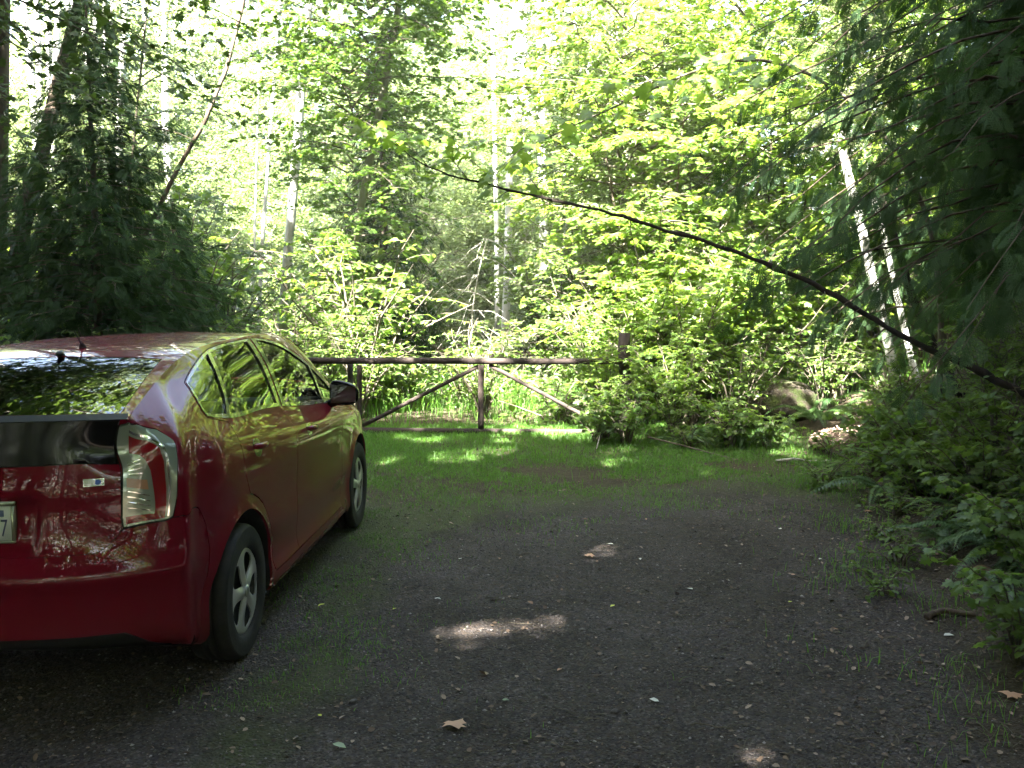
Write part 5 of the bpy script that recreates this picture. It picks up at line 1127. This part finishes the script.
def build_gate():
    Y = 12.4; wood = noise_mat('weathered_rail', [(.3, (.010, .0075, .006)), (.5, (.024, .017, .014)), (.66, (.045, .034, .028)), (.8, (.085, .072, .062))], 7, .85, .5, stretch=(.35, 1, 1))
    a = at(300, 361, Y); root = empty('gate', (a[0], Y, float(ground_z(a[0], Y)))); tag(root, 'brown pole gate with crossed braces closing the track', 'gate')
    def bar(name, p, q, r0, r1=None, n=9, parent=root, wob_=.0012, k=12):
        p, q = np.array(p, float), np.array(q, float); s = np.linspace(0, 1, n)[:, None]; P = p + (q - p) * s; P[1:-1] += np.random.default_rng(n * 7 + abs(int(p[0] * 50))).normal(0, wob_, (n - 2, 3)); A = Acc(); A.add(*tube(P - np.array(parent.location), np.linspace(r0, r1 or r0, n), k)); return link(name, A.mesh(name), parent, [wood])
    bar('top_rail', at(296, 360.5, Y), at(632, 361.5, Y), .042, .037, 14)
    bar('bottom_rail', at(352, 430.5, Y - .02), at(622, 432.5, Y - .02), .040, .036, 14)
    bar('upright', at(359.5, 365, Y - .012), at(359.5, 429, Y - .012), .031); bar('upright', at(481, 365, Y - .012), at(481, 430, Y - .012), .037)
    bar('brace', at(362, 426, Y + .03), at(479, 366, Y + .03), .025); bar('brace', at(489, 365, Y + .03), at(600, 424, Y + .03), .025)
    p = at(625, 440, Y + .09); root2 = empty('gate_post', (p[0], Y + .09, float(ground_z(p[0], Y)))); root2['label'] = 'thick dark post at the right end of the gate, half hidden by the shrub'; root2['category'] = 'post'
    wood = noise_mat('dark_post', [(.3, (.012, .010, .009)), (.55, (.030, .024, .020)), (.75, (.060, .048, .040))], 7, .9, .6, stretch=(1, 1, .3)); t = at(624.5, 333, Y + .09); bar('post', (p[0], Y + .09, -.2), t, .078, .074, 9, root2, .003)
    p = at(350, 440, Y + .10); root3 = empty('latch_post', (p[0], Y + .10, float(ground_z(p[0], Y)))); root3['label'] = 'short thin post under the left end of the gate, beside the car mirror'; root3['category'] = 'post'
    t = at(350, 364, Y + .10); bar('post', (p[0], Y + .10, -.2), t, .036, .034, 7, root3, .003)

def blob(name, loc, dims, seed, mat, sub=4, rough=.25, label=None, cat=None, rot=0., group=None):
    bm = bmesh.new(); bmesh.ops.create_icosphere(bm, subdivisions=sub, radius=1); r = np.random.default_rng(seed); k = r.normal(0, 1.6, (9, 3)); ph = r.uniform(0, 6, 9); am = r.uniform(.3, 1, 9)
    for v in bm.verts:
        c = np.array(v.co); d = sum(am[i] * math.sin(k[i] @ c * (1 + i * .35) + ph[i]) / (1 + i * .4) for i in range(9)); v.co = Vector(tuple(c * (1 + rough * d * .35) * np.array(dims)))
    me = bpy.data.meshes.new(name); bm.to_mesh(me); bm.free(); o = link(name, me, None, [mat]); o.location = loc; o.rotation_euler = (0, 0, rot); tag(o, label, cat, group); return o

def build_props(P):
    r = np.random.default_rng(3)
    # the long fallen stem
    pp = [(1075, 415, 6.7), (1024, 394, 6.9), (960, 362, 7.2), (930, 350, 7.35), (880, 322, 7.6), (820, 288, 7.9), (760, 261, 8.2), (700, 240, 8.5), (640, 222, 8.8), (590, 208, 9.0), (540, 197, 9.2), (480, 183, 9.45), (430, 168, 9.65), (405, 152, 9.75), (390, 140, 9.8), (368, 124, 9.9)]
    pts = [at(*p) for p in pp]; foot = np.array([4.65, 6.3, float(ground_z(4.65, 6.3))]); pts = [foot, (foot + pts[0]) / 2 + (0, 0, .12)] + pts
    root = tree_root('bent_stem', 'long thin dark stem bowed over the drive from the right bank', 'fallen stem', foot[0], foot[1]); A = Acc(); n = 70
    Pth = smooth_path(pts, n); Rr = np.interp(np.linspace(0, 1, n), [0, .12, .3, .55, .8, 1], [.034, .029, .023, .016, .010, .004]); Pth[2:-2] += r.normal(0, .005, (n - 4, 3)); Rr = Rr * (1 + .10 * r.normal(0, 1, n)) * (1 + .35 * (r.random(n) < .07)); A.add(*tube(Pth - np.array(root.location), Rr, 9))
    link('stem', A.mesh('bent_stem'), root, [M['bark_black']])
    # side shoots with big maple leaves
    A = Acc(); Lv = Leaves()
    for s, L_, ang, nl in ((.47, .35, .8, 0), (.60, .3, -.7, 0), (.74, .55, .9, 10), (.80, .7, .5, 16), (.85, .75, .7, 18), (.90, .6, .4, 16), (.95, .55, .2, 14), (.98, .5, 0., 12), (.88, .6, -.2, 12)):
        k = int(s * (n - 1)); t = unit(Pth[min(k + 1, n - 1)] - Pth[k]); d = unit(t * math.cos(ang) + np.array([0, r.normal(0, .35), math.sin(ang) + .1])); q = np.linspace(0, 1, 6)[:, None]; B = Pth[k] + d * L_ * q + np.array([0, 0, -.12]) * q * q; A.add(*tube(B - np.array(root.location), np.linspace(.006, .0015, 6), 5))
        if nl:
            kk = r.integers(1, 6, nl); Lv.add(B[kk] - np.array(root.location) + r.normal(0, .05, (nl, 3)), np.stack([r.normal(-.5, .6, nl), r.normal(0, .6, nl), r.normal(-.4, .2, nl)], 1), np.stack([r.normal(0, .45, nl), r.normal(-.25, .35, nl), np.ones(nl)], 1), r.uniform(.09, .15, nl), np.clip(r.normal(.6, .2, nl), 0, 1))
    for s in np.r_[r.uniform(.1, .95, 22)]:
        k = int(s * (n - 1)); t = unit(Pth[min(k + 1, n - 1)] - Pth[k]); d = unit(t * r.uniform(-.2, .8) + r.normal(0, .8, 3)); L_ = r.uniform(.04, .22); q = np.linspace(0, 1, 4)[:, None]; A.add(*tube(Pth[k] + d * L_ * q + r.normal(0, .02, 3) * q * q - np.array(root.location), np.linspace(.006, .002, 4), 4))
    tw_ = link('side_shoots', A.mesh('bent_stem_twigs'), root, [M['twig']])
    link('foliage', foliage_mesh('bent_stem_leaves', 'maple', Lv, None, [M['twig'], M['maple']]), root, None, False)
    # overhanging maple spray at the centre right, from the vine maple
    root = tree_root('maple_branch', 'low maple branch with large bright leaves hanging over the gate from the right', 'branch', 4.4, 10.4); A = Acc(); Lv = Leaves(); o0 = np.array(root.location)
    tip = smooth_path([(4.4, 10.4, float(o0[2])), (3.9, 10.2, 3.0), at(760, 60, 9.8), at(640, 95, 9.4), at(520, 150, 9.0)], 26) - o0; A.add(*tube(tip, np.linspace(.035, .004, 26), 7))
    for k in range(9, 26):
        for sd in (-1, 1):
            d = unit(np.array([-.5, sd * .9, r.normal(-.1, .25)])); L_ = r.uniform(.3, .6); q = np.linspace(0, 1, 5)[:, None]; B = tip[k] + d * L_ * q + np.array([0, 0, -.12]) * q * q; A.add(*tube(B, np.linspace(.005, .0015, 5), 4)); nl = 5
            Lv.add(B[r.integers(1, 5, nl)] + r.normal(0, .04, (nl, 3)), np.stack([r.normal(-.4, .6, nl), r.normal(0, .6, nl), r.normal(-.35, .2, nl)], 1), np.stack([r.normal(0, .4, nl), r.normal(-.25, .3, nl), np.ones(nl)], 1), r.uniform(.10, .17, nl), np.clip(r.normal(.6, .2, nl), 0, 1))
    link('stem', A.mesh('maple_branch_wood'), root, [M['twig']]); link('foliage', foliage_mesh('maple_branch_leaves', 'maple', Lv, None, [M['twig'], M['maple']]), root, None, False)
    # near leaves at the top left
    # boulder, mound, bare earth
    moss = noise_mat('mossy_rock', [(.32, (.012, .010, .008)), (.48, (.032, .026, .018)), (.56, (.024, .034, .008)), (.8, (.045, .060, .014))], 5, .95, 1., dist=.04)
    b = at(787, 418, 13.2); blob('boulder', (b[0], 13.2, float(ground_z(b[0], 13.2)) + .12), (.46, .42, .36), 4, moss, label='mossy boulder in half sun right of the brambles', cat='boulder')
    b = at(735, 425, 12.8); blob('boulder', (b[0], 12.9, float(ground_z(b[0], 12.9)) + .08), (.34, .34, .28), 6, moss, label='darker brown boulder behind the fern, left of the mossy one', cat='boulder')
    soil = noise_mat('bark_earth', [(.3, (.05, .036, .026)), (.5, (.12, .085, .062)), (.75, (.20, .15, .12))], 11, .95, .9)
    chipm = [simple('pale_chip', (.34, .25, .20), .8), simple('brown_chip', (.17, .11, .08), .8)]
    b = at(872, 446, 11.0); z = float(ground_z(b[0], 11.)); hp = blob('bark_heap', (b[0], 11., z - .03), (.62, .55, .15), 12, soil, label='low heap of pale reddish bark chips lying in a sun patch at the right', cat='heap')
    for ci, nc in enumerate((420, 260)):
        A = Acc(); rr = np.sqrt(r.uniform(0, 1, nc)); th = r.uniform(0, 6.28, nc)
        for q_, t_ in zip(rr, th):
            cpos = np.array([.66 * q_ * math.cos(t_), .58 * q_ * math.sin(t_), .15 * math.sqrt(max(0, 1 - q_ * q_)) + .012]); l, w_, h_ = r.uniform(.02, .08), r.uniform(.01, .03), .006; Rm = np.array(Euler((r.normal(0, .35), r.normal(0, .35), r.uniform(0, 6.28))).to_matrix())
            V = np.array([(sx * l, sy * w_ * (1 - .5 * (sx > 0)), sz * h_) for sx in (-.5, .5) for sy in (-.5, .5) for sz in (-.5, .5)]) @ Rm.T + cpos
            A.add(V, np.array([(0, 1, 3, 2), (4, 6, 7, 5), (0, 4, 5, 1), (2, 3, 7, 6), (0, 2, 6, 4), (1, 5, 7, 3)]))
        o = link('bark_chips', A.mesh('bark_chips'), hp, [chipm[ci]], False); o['kind'] = 'stuff'
    for dx, dy, s_, lab in ((-.55, -.35, .8, 'small leafy plant at the left front of the bark heap'), (.1, -.6, .9, 'leafy plant right in front of the bark heap'), (.55, -.45, 1.1, 'leafy plant at the right front of the bark heap')): plant(P['low'], b[0] + dx, 11 + dy, s_, dx * 9, 'heap_plant', lab, 'plant')
    stick = lambda name, pts, r0, r1, lab, cat='stick', mat='deadwood': tag(link(name, (lambda A: (A.add(*tube(sway(smooth_path(pts, 12), r, .004), np.linspace(r0, r1, 12), 7)), A.mesh(name))[1])(Acc()), None, [M[mat]]), lab, cat)
    def gp(px, py, dz=.012):
        v = (py - 384) / CAM_F; d = np.array([(px - 512) / CAM_F, CP - v * SP, -SP - v * CP]); p = np.array([0, 0, CAM_H])
        t = 1.7 / -d[2]
        for _ in range(8): q = p + d * t; t += (q[2] - float(ground_z(q[0], q[1]))) / -d[2]
        q = p + d * t; q[2] += dz; return q
    stick('stick', [gp(776, 462), gp(800, 463, .03), gp(828, 461)], .016, .010, 'straight grey stick lying at the far end of the gravel')
    stick('stick', [gp(927, 620), gp(948, 616, .03), gp(978, 617)], .020, .013, 'thick dark rotten stick on the verge at the lower right', mat='bark_dark')
    stick('stick', [gp(648, 446, .1), gp(690, 452, .05), gp(735, 460)], .011, .007, 'bare branch lying slanting on the grass edge in front of the fern', mat='twig')
    stick('stick', [gp(592, 440, .15), gp(606, 428, .3), gp(596, 452, .05)], .008, .005, 'small forked pale branch at the foot of the gate shrub')
    stick('stick', [gp(690, 728), gp(715, 729, .01), gp(742, 728)], .0035, .002, 'thin straight twig on the gravel at the bottom edge', mat='twig')
    # fallen leaves
    def leaf(px, py, size, col, lab, group=None, kind='maple', curl=.5):
        V0, F0 = TPL[kind]; a = r.uniform(0, 6.28); V = V0 * size; V[:, 2] = V[:, 2] * curl * 2 + r.normal(0, size * .03, len(V)); V[:, 2] -= V[:, 2].min(); c, s = math.cos(a), math.sin(a); V = np.stack([V[:, 0] * c - V[:, 1] * s, V[:, 0] * s + V[:, 1] * c, V[:, 2]], 1) - np.array([size * .4 * c, size * .4 * s, 0]); o = link('fallen_leaf', np_mesh('fallen_leaf', V, F0), None, [col], False); q = gp(px, py, .006); o.location = q; tag(o, lab, 'leaf', group)
    tan, brown, yel, pale, grn = simple('tan_leaf', (.36, .21, .13), .7), simple('brown_leaf', (.17, .085, .045), .7), simple('yellow_leaf', (.42, .46, .05), .6), simple('bleached_leaf', (.46, .46, .40), .7), simple('grey_green_leaf', (.17, .22, .13), .7)
    leaf(456, 727, .095, tan, 'large tan dead leaf on the gravel at the bottom, left of the middle'); leaf(985, 574, .14, brown, 'large curled brown leaf among the plants at the lower right', curl=1.2)
    leaf(893, 510, .085, yel, 'bright yellow leaf at the edge of the verge plants', kind='oval'); leaf(338, 748, .06, grn, 'greyish green leaf on the gravel at the bottom left of the middle', kind='oval'); leaf(1012, 697, .09, tan, 'pale tan leaf at the lower right edge'); leaf(589, 557, .07, tan, 'tan leaf in the middle of the drive beyond the sun patch'); leaf(948, 637, .06, pale, 'white papery leaf beside the thick dark stick', kind='oval'); leaf(935, 555, .06, brown, 'brown leaf beside the seedlings at the right'); leaf(868, 512, .07, brown, 'small brown leaf left of the yellow one')
    for px, py in ((560, 671), (790, 603), (793, 576), (613, 607), (655, 702), (640, 560), (646, 520), (571, 565), (530, 604), (460, 560), (500, 560), (437, 600), (395, 610), (322, 606), (320, 717), (505, 702), (836, 630), (700, 545), (740, 565), (780, 530), (820, 560), (690, 590), (585, 520), (610, 545)):
        leaf(px, py, r.uniform(.025, .05), [yel, pale, tan, grn, brown][int(r.integers(0, 5))], 'small dead leaf lying on the gravel', 'small leaves on the gravel', 'oval')
    # dead bare branches, pale in the sun
    b = at(478, 330, 17.0); root = tree_root('dead_sapling', 'bare pale dead branches hanging in front of the white trunks behind the gate', 'dead tree', b[0], 17.); A = Acc(); o0 = np.array([0, 0, 0.])
    st = smooth_path([(0, 0, -.1), (-.1, 0, 1.3), (.15, 0, 2.6)], 10); A.add(*tube(st, np.linspace(.016, .007, 10), 6)); q = np.linspace(0, 1, 6)[:, None]
    for i in range(46):
        k = int(r.integers(3, 10)); a = r.uniform(0, 6.28); l = r.uniform(.4, 1.1); d = np.array([math.cos(a), math.sin(a), r.uniform(-.6, .3)]); A.add(*tube(sway(st[k] + d * l * q + np.array([0, 0, -.5 * l]) * q * q, r, .02), np.linspace(.006, .002, 6), 4))
    link('trunk', A.mesh('dead_branches'), root, [M['deadwood']])
# ------------------------------------------------------------------ build
build_car()
build_ground(); build_ground_cover(); build_grass()
PR = build_protos()
build_gate(); CEDAR = build_trees(PR); build_near_boughs(PR, CEDAR); build_shade(PR); build_far_wood(); build_wood_behind(); build_shrubs(PR); build_props(PR)
build_glare_haze(); build_light(); build_camera()
